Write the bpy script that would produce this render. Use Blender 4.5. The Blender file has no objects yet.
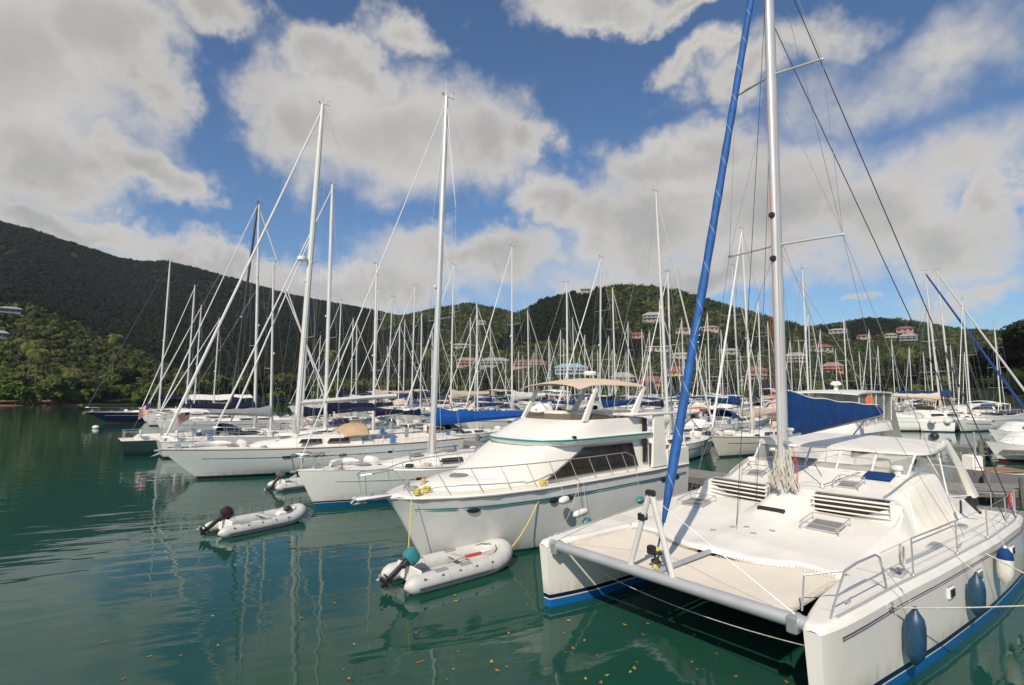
import bpy, math, random
import numpy as np
from mathutils import Vector, Matrix, noise as mnoise
R = math.radians
S = bpy.context.scene
COL = S.collection
# ------------------------------------------------------------------ camera
FP, HOR, CH = 535.0, 389.0, 4.7
PITCH = math.atan((HOR - 342.5) / FP)
cam = bpy.data.cameras.new('camera'); camo = bpy.data.objects.new('camera', cam); COL.objects.link(camo)
cam.sensor_width = 36.0; cam.lens = 36.0 * FP / 1024.0
cam.clip_start = 0.1; cam.clip_end = 8000
camo.location = (0, 0, CH); camo.rotation_euler = (R(90) + PITCH, 0, 0)
S.camera = camo
# ------------------------------------------------------------------ world and sun
SUN_AZ = math.atan2(-0.34, -0.94)            # clockwise from +Y
SUN_EL = R(43)
SUN_STR, SKY_STR, EXPO = 3.9, 0.067, 0.27
sun = bpy.data.lights.new('sun', 'SUN'); suno = bpy.data.objects.new('sun', sun); COL.objects.link(suno)
sun.energy = SUN_STR; sun.angle = R(0.6); sun.color = (1.0, 0.90, 0.74)
sd = Vector((math.sin(SUN_AZ) * math.cos(SUN_EL), math.cos(SUN_AZ) * math.cos(SUN_EL), math.sin(SUN_EL)))
suno.rotation_euler = sd.to_track_quat('Z', 'Y').to_euler()
S.view_settings.view_transform = 'Standard'; S.view_settings.look = 'None'
S.view_settings.gamma = 1; S.view_settings.use_curve_mapping = False
S.view_settings.exposure = EXPO
S.render.engine = 'CYCLES'
S.cycles.max_bounces = 7; S.cycles.diffuse_bounces = 3; S.cycles.glossy_bounces = 3
S.cycles.transparent_max_bounces = 10; S.cycles.use_denoising = True
S.cycles.sample_clamp_indirect = 4; S.cycles.sample_clamp_direct = 12

W = bpy.data.worlds.new('World'); S.world = W; W.use_nodes = True
wt = W.node_tree; wt.nodes.clear()
class NT:
    """tiny helper for building node trees"""
    def __init__(s, t): s.t = t
    def n(s, typ, **kw):
        o = s.t.nodes.new(typ)
        for k, v in kw.items(): setattr(o, k, v)
        return o
    def set(s, sock, v):
        if v is None: return
        if isinstance(v, bpy.types.NodeSocket): s.t.links.new(v, sock)
        else: sock.default_value = v
    def m(s, op, a, b=None, c=None, clamp=False):
        o = s.n('ShaderNodeMath', operation=op, use_clamp=clamp)
        for i, v in enumerate((a, b, c)):
            if v is not None: s.set(o.inputs[i], v)
        return o.outputs[0]
    def vm(s, op, a, b=None, out=0):
        o = s.n('ShaderNodeVectorMath', operation=op)
        s.set(o.inputs[0], a)
        if b is not None: s.set(o.inputs[1], b)
        return o.outputs[out]
    def noise(s, vec, scale, detail=3, rough=0.5, col=False):
        o = s.n('ShaderNodeTexNoise'); s.set(o.inputs['Vector'], vec)
        o.inputs['Scale'].default_value = scale; o.inputs['Detail'].default_value = detail
        o.inputs['Roughness'].default_value = rough
        return o.outputs['Color' if col else 'Fac']
    def mix(s, f, a, b, mode='MIX'):
        o = s.n('ShaderNodeMix', data_type='RGBA', blend_type=mode)
        s.set(o.inputs[0], f); s.set(o.inputs[6], a); s.set(o.inputs[7], b)
        return o.outputs[2]
    def mr(s, v, a, b, c=0.0, d=1.0, smooth=False):
        o = s.n('ShaderNodeMapRange')
        if smooth: o.interpolation_type = 'SMOOTHSTEP'
        s.set(o.inputs[0], v)
        for i, q in enumerate((a, b, c, d)): s.set(o.inputs[i + 1], q)
        return o.outputs[0]
w = NT(wt)
sky = w.n('ShaderNodeTexSky', sky_type='NISHITA', sun_disc=False)
sky.sun_elevation = SUN_EL; sky.sun_rotation = SUN_AZ
sky.air_density = 1.0; sky.dust_density = 0.6; sky.ozone_density = 2.5; sky.altitude = 0
def azel(px, py):
    x = (px - 512) / FP; y = -(py - 342.5) / FP; c, s_ = math.cos(PITCH), math.sin(PITCH)
    d = Vector((x, c - s_ * y, s_ + c * y)).normalized()
    return math.atan2(d.x, d.y), math.asin(d.z)
tc = w.n('ShaderNodeTexCoord').outputs['Generated']
sep = w.n('ShaderNodeSeparateXYZ'); w.set(sep.inputs[0], tc)
az = w.m('ARCTAN2', sep.outputs[0], sep.outputs[1])
el = w.m('ARCSINE', sep.outputs[2])
comb = w.n('ShaderNodeCombineXYZ'); w.set(comb.inputs[0], az); w.set(comb.inputs[1], el)
wn1 = w.noise(tc, 5.0, 5, 0.6, col=True)
wn2 = w.noise(tc, 20.0, 6, 0.65, col=True)
warp = w.vm('ADD', w.vm('MULTIPLY', w.vm('SUBTRACT', wn1, (0.5, 0.5, 0.5)), (0.30, 0.22, 0)),
            w.vm('MULTIPLY', w.vm('SUBTRACT', wn2, (0.5, 0.5, 0.5)), (0.055, 0.045, 0)))
pos = w.vm('ADD', comb.outputs[0], warp)
CLOUDS = [ # px, py, half width, half height, weight
 (20,70,190,120,1),(110,50,110,85,1),(60,165,120,55,1),(215,10,75,38,1),(170,95,45,35,.8),(150,172,60,32,.9),(-60,120,150,150,1),
 (318,125,80,72,1),(398,138,138,76,1),(485,148,100,56,1),(548,150,48,30,1),(350,60,55,40,1),(412,22,50,30,.75),
 (60,225,150,24,1),(190,262,120,24,1),(340,285,190,32,.95),(480,262,120,30,.9),
 (590,3,85,28,1),(672,0,50,18,.8),
 (745,85,55,34,.8),(800,45,60,34,.6),(700,60,30,20,.6),
 (640,225,115,52,1),(690,165,85,45,1),(555,212,45,36,1),(770,215,140,72,1),(880,215,120,70,1),(970,245,110,50,1),(700,275,210,30,.95),(1040,200,60,60,.8),
 (940,55,110,42,.42),(985,150,110,50,.48),(880,100,90,30,.30),(852,296,18,8,.9),(960,300,90,16,.5)]
acc = None
for (px, py, hw, hh, wg) in CLOUDS:
    a0, e0 = azel(px, py); a1, _ = azel(px + hw, py); _, e1 = azel(px, py - hh)
    a2, _ = azel(px - hw, py); _, e2 = azel(px, py + hh)
    sa, se = (a1 - a2) / 2, (e1 - e2) / 2
    d = w.vm('MULTIPLY', w.vm('SUBTRACT', pos, (a0, e0, 0)), (1 / sa, 1 / se, 0))
    l = w.vm('LENGTH', d, out=1)
    l = w.m('MULTIPLY_ADD', l, -wg, wg)          # wg at the middle, 0 at the rim
    if acc is None: acc = l
    else:
        o = w.n('ShaderNodeMath', operation='SMOOTH_MAX'); w.set(o.inputs[0], acc); w.set(o.inputs[1], l); o.inputs[2].default_value = 0.18
        acc = o.outputs[0]
# elsewhere in the sky: broken cloud from noise, only away from the part laid out above
rest = w.m('SUBTRACT', w.noise(w.vm('MULTIPLY', tc, (1, 1, 1.8)), 2.2, 5, 0.55), 0.56)
rest = w.m('MULTIPLY', rest, 3.0)
back = w.mr(w.m('ABSOLUTE', az), 0.85, 1.2, -3.0, 0.0)
top = w.mr(el, 0.62, 0.85, -3.0, 0.0)
rest = w.m('ADD', rest, w.m('MAXIMUM', back, top))
field = w.m('MAXIMUM', acc, rest)
det = w.noise(tc, 8.0, 7, 0.55)
field2 = w.m('ADD', field, w.m('MULTIPLY', w.m('SUBTRACT', det, 0.5), 0.62))
dens = w.mr(field2, -0.16, 0.50, 0, 1, smooth=True)
thick = w.mr(field2, 0.15, 0.95, 0, 1, smooth=True)
billow = w.noise(w.vm('ADD', tc, (0.012, 0.010, -0.02)), 6.0, 6, 0.5)
shade = w.m('ADD', w.m('MULTIPLY', thick, 0.60), w.m('MULTIPLY', w.m('SUBTRACT', 0.5, billow), 0.8))
CB = 7.1
ccol = w.mix(w.m('MULTIPLY', shade, 1.0, clamp=True), (CB * 1.20, CB * 1.14, CB * 1.05, 1), (CB * .60, CB * .59, CB * .57, 1))
skycol = w.mix(1.0, sky.outputs[0], (0.95, 1.18, 1.38, 1), 'MULTIPLY')
fin = w.mix(w.m('MULTIPLY', dens, 0.93), skycol, ccol)
bg = w.n('ShaderNodeBackground'); w.set(bg.inputs[0], fin); bg.inputs[1].default_value = SKY_STR
w.set(w.n('ShaderNodeOutputWorld').inputs[0], bg.outputs[0])
W.cycles.sampling_method = 'MANUAL'; W.cycles.sample_map_resolution = 512

# ------------------------------------------------------------------ pixel rays -> world points
def ray(px, py):
    x = (px - 512) / FP; y = -(py - 342.5) / FP; c, s_ = math.cos(PITCH), math.sin(PITCH)
    return Vector((x, c - s_ * y, s_ + c * y))
def PZ(px, py, z=0.0):
    d = ray(px, py); t = (z - CH) / d.z
    return Vector((0, 0, CH)) + d * t
def PY(px, py, Y):
    d = ray(px, py); return Vector((0, 0, CH)) + d * (Y / d.y)

# ------------------------------------------------------------------ materials
MATS = {}
def mat(name, col, rough=0.5, metal=0.0, var=0.0, vscale=3.0, bump=0.0, bscale=30.0, col2=None, spec=0.5, coat=0.0, alpha=1.0, trans=0.0, stretch=(1, 1, 1)):
    if name in MATS: return MATS[name]
    m = bpy.data.materials.new(name); m.use_nodes = True
    t = NT(m.node_tree); b = m.node_tree.nodes['Principled BSDF']
    c4 = (*col, 1)
    if var > 0 or bump > 0 or col2:
        o = t.n('ShaderNodeTexCoord').outputs['Object']
        o = t.vm('MULTIPLY', o, stretch)
    if col2 or var > 0:
        f = t.mr(t.noise(o, vscale, 6, 0.6), 0.34, 0.66)
        c2 = (*col2, 1) if col2 else tuple(x * (1 - var) for x in col) + (1,)
        c = t.mix(f, c4, c2); t.set(b.inputs['Base Color'], c)
    else: b.inputs['Base Color'].default_value = c4
    if bump > 0:
        bn = t.n('ShaderNodeBump'); bn.inputs['Strength'].default_value = bump; bn.inputs['Distance'].default_value = 0.02
        t.set(bn.inputs['Height'], t.noise(o, bscale, 4, 0.6)); t.set(b.inputs['Normal'], bn.outputs[0])
    b.inputs['Roughness'].default_value = rough; b.inputs['Metallic'].default_value = metal
    b.inputs['Specular IOR Level'].default_value = spec
    b.inputs['Coat Weight'].default_value = coat
    b.inputs['Alpha'].default_value = alpha
    MATS[name] = m
    return m
def hull_mat(name, top, bands, dirt=0.12, rough=0.22):
    """bands: (z upper limit, colour) from the keel up; above the last one the topside colour"""
    if name in MATS: return MATS[name]
    m = bpy.data.materials.new(name); m.use_nodes = True
    t = NT(m.node_tree); b = m.node_tree.nodes['Principled BSDF']
    oc = t.n('ShaderNodeTexCoord').outputs['Object']
    sp = t.n('ShaderNodeSeparateXYZ'); t.set(sp.inputs[0], oc)
    n1 = t.mr(t.noise(t.vm('MULTIPLY', oc, (1, 1, 0.35)), 1.6, 6, 0.65), 0.35, 0.75, 0, dirt)
    st = t.mr(t.noise(t.vm('MULTIPLY', oc, (9, 9, 0.5)), 1.0, 4, 0.6), 0.5, 0.8, 0, dirt * 0.9)
    c = t.mix(t.m('ADD', n1, st, clamp=True), (*top, 1), (top[0] * .62, top[1] * .57, top[2] * .48, 1))
    zl = bands[-1][0] if bands else 0.0
    sc = t.m('MULTIPLY', t.mr(sp.outputs[2], zl, zl + 0.30, 0.75, 0.0), t.mr(t.noise(t.vm('MULTIPLY', oc, (5, 5, 1.2)), 1.2, 5, 0.65), 0.38, 0.70, 0.0, 1.0))
    c = t.mix(sc, c, (top[0] * .52, top[1] * .44, top[2] * .28, 1))
    rs = t.m('MULTIPLY', t.mr(t.noise(t.vm('MULTIPLY', oc, (14, 14, 0.7)), 1.0, 3, 0.6), 0.66, 0.76, 0.0, 0.35), t.mr(t.noise(oc, 0.9, 2), 0.45, 0.6))
    c = t.mix(rs, c, (top[0] * .60, top[1] * .42, top[2] * .22, 1))
    for z, col in reversed(bands):
        f = t.m('LESS_THAN', sp.outputs[2], z)
        c = t.mix(f, c, (*col, 1))
    t.set(b.inputs['Base Color'], c)
    b.inputs['Roughness'].default_value = rough; b.inputs['Coat Weight'].default_value = 0.25
    b.inputs['Coat Roughness'].default_value = 0.08
    MATS[name] = m
    return m
WH = (0.80, 0.79, 0.76)
gel = mat('gelcoat_white', (0.79, 0.755, 0.69), 0.32, var=0.09, vscale=1.3, coat=0.15, bump=0.03, bscale=6)
deckw = mat('deck_nonskid', (0.74, 0.71, 0.65), 0.6, var=0.10, vscale=2.0, bump=0.25, bscale=120)
creamd = mat('deck_cream', (0.66, 0.61, 0.52), 0.7, var=0.14, vscale=3.0, bump=0.2, bscale=90)
alu = mat('brushed_aluminium', (0.56, 0.56, 0.55), 0.42, metal=0.45, var=0.12, vscale=2)
mastw = mat('mast_white', (0.66, 0.645, 0.61), 0.35, var=0.08, vscale=1)
mastgrey = mat('mast_silver', (0.58, 0.58, 0.57), 0.42, metal=0.25, var=0.1, vscale=1)
blackm = mat('mast_black', (0.03, 0.03, 0.035), 0.4)
steel = mat('stainless_steel', (0.55, 0.55, 0.54), 0.40, metal=0.7)
wire = mat('rigging_wire', (0.30, 0.30, 0.31), 0.45, metal=0.5)
wiredark = mat('dark_rope', (0.04, 0.045, 0.06), 0.7)
rope = mat('white_rope', (0.62, 0.58, 0.50), 0.85, var=0.35, vscale=12, bump=0.4, bscale=90)
ropey = mat('yellow_rope', (0.75, 0.62, 0.12), 0.8, var=0.2, vscale=20)
ropered = mat('red_rope', (0.55, 0.08, 0.06), 0.8)
glassd = mat('dark_window', (0.018, 0.014, 0.011), 0.06, col2=(0.035, 0.025, 0.018), vscale=1.5, spec=0.6)
blackp = mat('black_plastic', (0.02, 0.02, 0.022), 0.45)
blue = mat('canvas_blue', (0.009, 0.045, 0.165), 0.75, var=0.3, vscale=4, bump=0.5, bscale=14, spec=0.2)
bblue = mat('canvas_bright_blue', (0.008, 0.08, 0.34), 0.72, var=0.25, vscale=4, bump=0.5, bscale=14, spec=0.2)
navy = mat('canvas_navy', (0.012, 0.016, 0.045), 0.8, var=0.3, vscale=4, bump=0.4, bscale=14, spec=0.2)
tan = mat('canvas_tan', (0.50, 0.36, 0.22), 0.85, var=0.2, vscale=3, bump=0.3, bscale=14, spec=0.2)
sand = mat('canvas_sand', (0.62, 0.50, 0.38), 0.85, var=0.12, vscale=2, bump=0.2, bscale=10, spec=0.2)
cwhite = mat('canvas_white', (0.74, 0.72, 0.69), 0.8, var=0.12, vscale=3, bump=0.4, bscale=12, spec=0.2)
cgreen = mat('canvas_green', (0.01, 0.07, 0.05), 0.8, var=0.3, vscale=4, spec=0.2)
cmaroon = mat('canvas_maroon', (0.16, 0.015, 0.02), 0.8, var=0.3, vscale=4, spec=0.2)
sky_blue = mat('canvas_light_blue', (0.10, 0.24, 0.46), 0.8, var=0.2, vscale=4, spec=0.2)
tealp = mat('teal_paint', (0.02, 0.24, 0.24), 0.3)
tealf = mat('teal_plastic', (0.03, 0.20, 0.21), 0.4)
teak = mat('teak_wood', (0.33, 0.19, 0.09), 0.6, var=0.35, vscale=6, stretch=(1, 6, 1))
plank = mat('dock_planks', (0.27, 0.255, 0.235), 0.85, var=0.4, vscale=4, stretch=(1, 9, 1), bump=0.3)
pile = mat('piling_wood', (0.17, 0.155, 0.135), 0.9, var=0.4, vscale=5)
tube_g = mat('dinghy_grey', (0.50, 0.49, 0.46), 0.5, var=0.14, vscale=5, bump=0.1, bscale=8)
tube_l = mat('dinghy_light_grey', (0.54, 0.53, 0.51), 0.5, var=0.12, vscale=5, bump=0.1, bscale=8)
patchg = mat('dinghy_patch', (0.25, 0.25, 0.25), 0.7)
rubber = mat('rubber_dark', (0.10, 0.10, 0.11), 0.7)
fblue = mat('fender_blue', (0.016, 0.062, 0.12), 0.42, var=0.35, vscale=9, bump=0.1)
fwhite = mat('fender_white', (0.70, 0.68, 0.62), 0.45, var=0.2, vscale=8)
red = mat('red_plastic', (0.55, 0.04, 0.03), 0.5)
orange = mat('orange_cloth', (0.75, 0.20, 0.08), 0.8, var=0.2)
tramp_m = mat('trampoline_mesh', (0.76, 0.68, 0.57), 0.9, var=0.08, vscale=2, bump=0.35, bscale=160, spec=0.1)
navyp = mat('navy_stripe_paint', (0.015, 0.015, 0.06), 0.3)
maroonp = mat('maroon_stripe_paint', (0.16, 0.02, 0.04), 0.3)
hatchm = mat('hatch_acrylic', (0.22, 0.215, 0.20), 0.25, var=0.2)
screen = mat('grey_mesh_cover', (0.74, 0.69, 0.60), 0.8, var=0.12, vscale=3, bump=0.15, bscale=6)
def vinyl():
    m = bpy.data.materials.new('clear_vinyl'); m.use_nodes = True; t = NT(m.node_tree)
    b = m.node_tree.nodes['Principled BSDF']
    b.inputs['Base Color'].default_value = (0.42, 0.41, 0.38, 1); b.inputs['Roughness'].default_value = 0.18
    o = t.n('ShaderNodeTexCoord').outputs['Object']
    t.set(b.inputs['Alpha'], t.mr(t.noise(o, 2.5, 3), 0.35, 0.65, 0.30, 0.55))
    bn = t.n('ShaderNodeBump'); bn.inputs['Strength'].default_value = 0.5; bn.inputs['Distance'].default_value = 0.05
    t.set(bn.inputs['Height'], t.noise(o, 3.5, 2)); t.set(b.inputs['Normal'], bn.outputs[0])
    return m
vinylm = vinyl()

# ------------------------------------------------------------------ mesh builder
class MB:
    def __init__(s): s.v = []; s.f = []; s.mi = []; s.cur = 0
    def add(s, vs, fs, mi=None):
        o = len(s.v); s.v += [tuple(p) for p in vs]
        s.f += [tuple(i + o for i in q) for q in fs]; s.mi += [s.cur if mi is None else mi] * len(fs)
        return s
    def box(s, c, d, rz=0.0, ry=0.0, bev=0.0):
        M = Matrix.Rotation(rz, 3, 'Z') @ Matrix.Rotation(ry, 3, 'Y')
        hx, hy, hz = d[0] / 2, d[1] / 2, d[2] / 2
        if bev <= 0:
            pts = [(x, y, z) for z in (-hz, hz) for (x, y) in ((-hx, -hy), (hx, -hy), (hx, hy), (-hx, hy))]
            vs = [M @ Vector(p) + Vector(c) for p in pts]
            return s.add(vs, [(3, 2, 1, 0), (4, 5, 6, 7), (0, 1, 5, 4), (1, 2, 6, 5), (2, 3, 7, 6), (3, 0, 4, 7)])
        b = min(bev, hx * .9, hy * .9, hz * .9)
        rings = []
        for (z, k) in ((-hz, b), (-hz + b, 0), (hz - b, 0), (hz, b)):
            ax, ay = hx - k, hy - k; q = b * 0.6
            rings.append([(-ax, -ay + q, z), (-ax + q, -ay, z), (ax - q, -ay, z), (ax, -ay + q, z), (ax, ay - q, z), (ax - q, ay, z), (-ax + q, ay, z), (-ax, ay - q, z)])
        rings = [[M @ Vector(p) + Vector(c) for p in r] for r in rings]
        return s.loft(rings, cap=True)
    def loft(s, rings, close=True, cap=False):
        n = len(rings[0]); vs = [p for r in rings for p in r]; fs = []
        for i in range(len(rings) - 1):
            for j in range(n if close else n - 1):
                k = (j + 1) % n
                fs.append((i * n + j, i * n + k, (i + 1) * n + k, (i + 1) * n + j))
        if cap:
            fs.append(tuple(range(n - 1, -1, -1))); fs.append(tuple((len(rings) - 1) * n + j for j in range(n)))
        return s.add(vs, fs)
    def tube(s, pts, r, n=6, cap=True, flat=1.0):
        pts = [Vector(p) for p in pts]; m = len(pts)
        rs = r if isinstance(r, (list, tuple)) else [r] * m
        rings = []; up = None
        for i, p in enumerate(pts):
            t = (pts[min(i + 1, m - 1)] - pts[max(i - 1, 0)]).normalized()
            if up is None:
                up = Vector((0, 0, 1)) if abs(t.z) < 0.9 else Vector((1, 0, 0))
            a = t.cross(up).normalized(); b = a.cross(t).normalized(); up = b
            rings.append([p + (a * math.cos(2 * math.pi * k / n) + b * flat * math.sin(2 * math.pi * k / n)) * rs[i] for k in range(n)])
        return s.loft(rings, cap=cap)
    def lathe(s, prof, c=(0, 0, 0), n=12, axis=None):
        M = Matrix.Identity(3) if axis is None else Vector(axis).to_track_quat('Z', 'Y').to_matrix()
        rings = [[Vector(c) + M @ Vector((r * math.cos(2 * math.pi * k / n), r * math.sin(2 * math.pi * k / n), z)) for k in range(n)] for (r, z) in prof]
        return s.loft(rings, cap=True)
    def ball(s, c, r, n=10, sc=(1, 1, 1)):
        prof = [(max(.001, math.sin(math.pi * i / 7)), -math.cos(math.pi * i / 7)) for i in range(8)]
        rings = [[Vector(c) + Vector((a * r * sc[0] * math.cos(2 * math.pi * k / n), a * r * sc[1] * math.sin(2 * math.pi * k / n), z * r * sc[2])) for k in range(n)] for (a, z) in prof]
        return s.loft(rings, cap=True)
    def grid(s, P):
        n, m = len(P), len(P[0])
        return s.add([p for r in P for p in r], [(i * m + j, i * m + j + 1, (i + 1) * m + j + 1, (i + 1) * m + j) for i in range(n - 1) for j in range(m - 1)])
    def sheet(s, P, th):
        """grid with real thickness th (along -z)"""
        n, m = len(P), len(P[0]); Q = [[(p[0], p[1], p[2] - th) for p in r] for r in P]
        o = n * m; vs = [p for r in P for p in r] + [p for r in Q for p in r]
        fs = [(i * m + j, i * m + j + 1, (i + 1) * m + j + 1, (i + 1) * m + j) for i in range(n - 1) for j in range(m - 1)]
        fs += [tuple(reversed([a + o for a in f])) for f in fs]
        b = [j for j in range(m)] + [i * m + m - 1 for i in range(1, n)] + [(n - 1) * m + j for j in range(m - 2, -1, -1)] + [i * m for i in range(n - 2, 0, -1)]
        for i in range(len(b)):
            a, c = b[i], b[(i + 1) % len(b)]; fs.append((c, a, a + o, c + o))
        return s.add(vs, fs)
    def build(s, name, mats, parent=None, smooth=True, label=None, fix=True):
        me = bpy.data.meshes.new(name); me.from_pydata(s.v, [], s.f); me.update()
        if not isinstance(mats, (list, tuple)): mats = [mats]
        for m in mats: me.materials.append(m)
        if len(mats) > 1: me.polygons.foreach_set('material_index', s.mi)
        if fix:
            import bmesh
            bm = bmesh.new(); bm.from_mesh(me); bmesh.ops.recalc_face_normals(bm, faces=bm.faces); bm.to_mesh(me); bm.free()
        if smooth:
            me.polygons.foreach_set('use_smooth', [True] * len(me.polygons))
            try: me.set_sharp_from_angle(angle=R(38))
            except Exception: pass
        o = bpy.data.objects.new(name, me); COL.objects.link(o)
        if parent: o.parent = parent
        if label: o['label'] = label
        return o
USED = {}
def tag(o, label=None, cat=None, group=None, kind=None):
    if label:
        o['label'] = label
    if cat: o['category'] = cat
    if group: o['group'] = group
    if kind: o['kind'] = kind
    return o
def empty(name, loc, rz=0.0, label=None, cat=None, group=None):
    o = bpy.data.objects.new(name, None); COL.objects.link(o); o.empty_display_size = 0.5
    o.location = loc; o.rotation_euler = (0, 0, rz)
    return tag(o, label, cat, group)
def children(o): return [c for c in bpy.data.objects if c.parent == o]
KIDS = {}
def copy_tree(o, parent=None):
    if o.name not in KIDS: KIDS[o.name] = [c for c in COL.objects if c.parent == o]
    c = o.copy(); COL.objects.link(c); c.parent = parent
    for ch in KIDS[o.name]: copy_tree(ch, c)
    return c
def lerp(a, b, t): return a + (b - a) * t
def itp(x, xs, ys): return float(np.interp(x, xs, ys))
def sst(a, b, x):
    t = min(1, max(0, (x - a) / (b - a))); return t * t * (3 - 2 * t)
def sag(a, b, s=0.1, n=8):
    a, b = Vector(a), Vector(b)
    return [a.lerp(b, i / n) - Vector((0, 0, s * 4 * (i / n) * (1 - i / n))) for i in range(n + 1)]
# ================================================================== SETTING
def water_mat():
    m = bpy.data.materials.new('harbour_water'); m.use_nodes = True; t = NT(m.node_tree)
    b = m.node_tree.nodes['Principled BSDF']
    g = t.n('ShaderNodeNewGeometry').outputs['Position']
    f = t.mr(t.noise(g, 0.035, 4, 0.55), 0.35, 0.65)
    c = t.mix(f, (0.008, 0.048, 0.032, 1), (0.010, 0.068, 0.053, 1))
    f2 = t.mr(t.noise(g, 0.35, 5, 0.6), 0.45, 0.75, 0, 0.5)
    c = t.mix(f2, c, (0.018, 0.056, 0.033, 1))
    t.set(b.inputs['Base Color'], c)
    b.inputs['Roughness'].default_value = 0.012; b.inputs['IOR'].default_value = 1.33
    # ripples: long lazy swell, hand-sized wavelets, patches of breeze
    gr = t.n('ShaderNodeVectorRotate'); gr.rotation_type = 'Z_AXIS'; t.set(gr.inputs['Vector'], g); gr.inputs['Angle'].default_value = R(-22)
    s1 = t.noise(t.vm('MULTIPLY', gr.outputs[0], (0.38, 1.15, 0)), 1.0, 2, 0.5)
    s2 = t.noise(t.vm('MULTIPLY', gr.outputs[0], (1.5, 4.2, 0)), 1.0, 3, 0.5)
    s3 = t.noise(t.vm('MULTIPLY', gr.outputs[0], (6, 13, 0)), 1.0, 2, 0.5)
    patch = t.mr(t.noise(g, 0.10, 3, 0.5), 0.40, 0.62, 0.12, 1.0, smooth=True)
    h = t.m('ADD', t.m('MULTIPLY', s1, 0.019), t.m('MULTIPLY', t.m('MULTIPLY', s2, 0.0050), patch))
    h = t.m('ADD', h, t.m('MULTIPLY', t.m('MULTIPLY', s3, 0.0009), patch))
    bn = t.n('ShaderNodeBump'); bn.inputs['Strength'].default_value = 1.0; bn.inputs['Distance'].default_value = 1.0
    t.set(bn.inputs['Height'], h); t.set(b.inputs['Normal'], bn.outputs[0])
    return m
b = MB(); b.grid([[(x, y, 0) for x in np.linspace(-2600, 2600, 14)] for y in np.linspace(-600, 3200, 12)])
tag(b.build('water', water_mat(), smooth=False), kind='structure')

# ---- terrain: skylines (pixel x -> pixel y) of each ridge, each at its own distance
RIDGES = [  # table, distance of the crest, width of the slope, back slope
 ([(-260,262),(-120,205),(0,225),(30,232),(50,240),(100,256),(135,263),(165,262),(200,270),(240,281),(290,296),(330,304),(370,311),(420,322),(470,338),(540,362),(620,385)], 820, 560, 500),
 ([(300,380),(360,335),(400,318),(440,309),(470,305),(500,311),(530,318),(570,330),(640,350),(700,370)], 620, 330, 300),
 ([(430,385),(480,350),(505,325),(525,312),(545,301),(575,293),(620,287),(650,288),(680,293),(720,305),(760,317),(800,328),(850,343),(900,360),(960,384)], 430, 200, 200),
 ([(700,372),(760,345),(800,330),(840,325),(865,320),(885,320),(920,324),(960,331),(1000,333),(1040,336),(1100,338),(1200,345),(1350,372)], 640, 380, 300),
 ([(-300,270),(-150,285),(-60,292),(0,300),(35,306),(70,320),(100,336),(140,350),(190,364),(240,374),(300,381),(360,387)], 345, 128, 100),
 ([(930,396),(965,385),(1000,368),(1040,352),(1100,348),(1200,352),(1300,372)], 170, 60, 60)]
SHORE = ([-400, -100, 0, 120, 200, 280, 360, 450, 540, 640, 740, 840, 900, 950, 1000, 1060, 1150, 1400],
         [190, 205, 208, 202, 206, 212, 212, 215, 220, 226, 226, 220, 200, 160, 118, 100, 92, 80])
RT = []
for tab, Rr, wd, bk in RIDGES:
    A = [azel(*p) for p in tab]
    RT.append(([a for a, e in A], [CH + (Rr) * math.tan(e) / 1.0 for a, e in A], Rr, wd, bk))
SHa = [azel(x, HOR)[0] for x in SHORE[0]]
def nz(x, y, s, o=0.0): return mnoise.noise(Vector((x * s + o, y * s - o, o * 1.7)))
def terr(x, y):
    r = math.hypot(x, y); a = math.atan2(x, y)
    r0 = itp(a, SHa, SHORE[1]) + 5 * nz(x, y, 0.03, 4)
    if r < r0: return max(-3.0, (r - r0) * 0.25)
    base = min(2.6, (r - r0) * 0.10) + 1.2 * max(0, nz(x, y, 0.02, 9))
    z = base
    aj = a + 0.020 * nz(x, y, 0.006, 2)
    for (aa, hh, Rr, wd, bk) in RT:
        if a < aa[0] - .35 or a > aa[-1] + .35: continue
        H = itp(a if r > Rr - 30 else aj, aa, hh)
        if H <= 2.6: continue
        # the crest as seen from the harbour stays on the skyline even where the ridge runs nearer
        if r <= Rr:
            t = (Rr - r) / wd; k = max(0.0, 1 - t)
            k = k * k * (3 - 2 * k) * 0.55 + k * 0.45
            spur = 1 - 0.22 * (abs(nz(x, y, 0.0052, 1.3)) * 2) * math.sin(math.pi * min(1, max(0, t)))
            zz = H * k * spur
        else:
            t = (r - Rr) / bk; zz = H * max(0.0, 1 - t * t)
        zz += 2.0 * nz(x, y, 0.03, 6) * min(1, abs(r - Rr) / 60) if zz > 6 else 0
        z = max(z, zz)
    return z
def ray_hit(px, py, lo=100, hi=1300):
    d = ray(px, py); d = d / math.hypot(d.x, d.y); t = lo
    while t < hi:
        x, y, z = d.x * t, d.y * t, CH + d.z * t
        if terr(x, y) >= z: return Vector((x, y, terr(x, y)))
        t += 2.0
    return None
def veg_mat(name, c1, c2, c3, s=0.05, bs=0.6, bump=1.0):
    m = bpy.data.materials.new(name); m.use_nodes = True; t = NT(m.node_tree); b = m.node_tree.nodes['Principled BSDF']
    g = t.n('ShaderNodeNewGeometry').outputs['Position']
    c = t.mix(t.mr(t.noise(g, s, 6, 0.6), 0.38, 0.62), (*c1, 1), (*c2, 1))
    c = t.mix(t.mr(t.noise(g, s * 7, 4, 0.6), 0.5, 0.72), c, (*c3, 1))
    t.set(b.inputs['Base Color'], c); b.inputs['Roughness'].default_value = 0.8
    b.inputs['Specular IOR Level'].default_value = 0.15
    bn = t.n('ShaderNodeBump'); bn.inputs['Strength'].default_value = bump; bn.inputs['Distance'].default_value = 1.2
    t.set(bn.inputs['Height'], t.noise(g, bs, 5, 0.6)); t.set(b.inputs['Normal'], bn.outputs[0])
    return m
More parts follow.
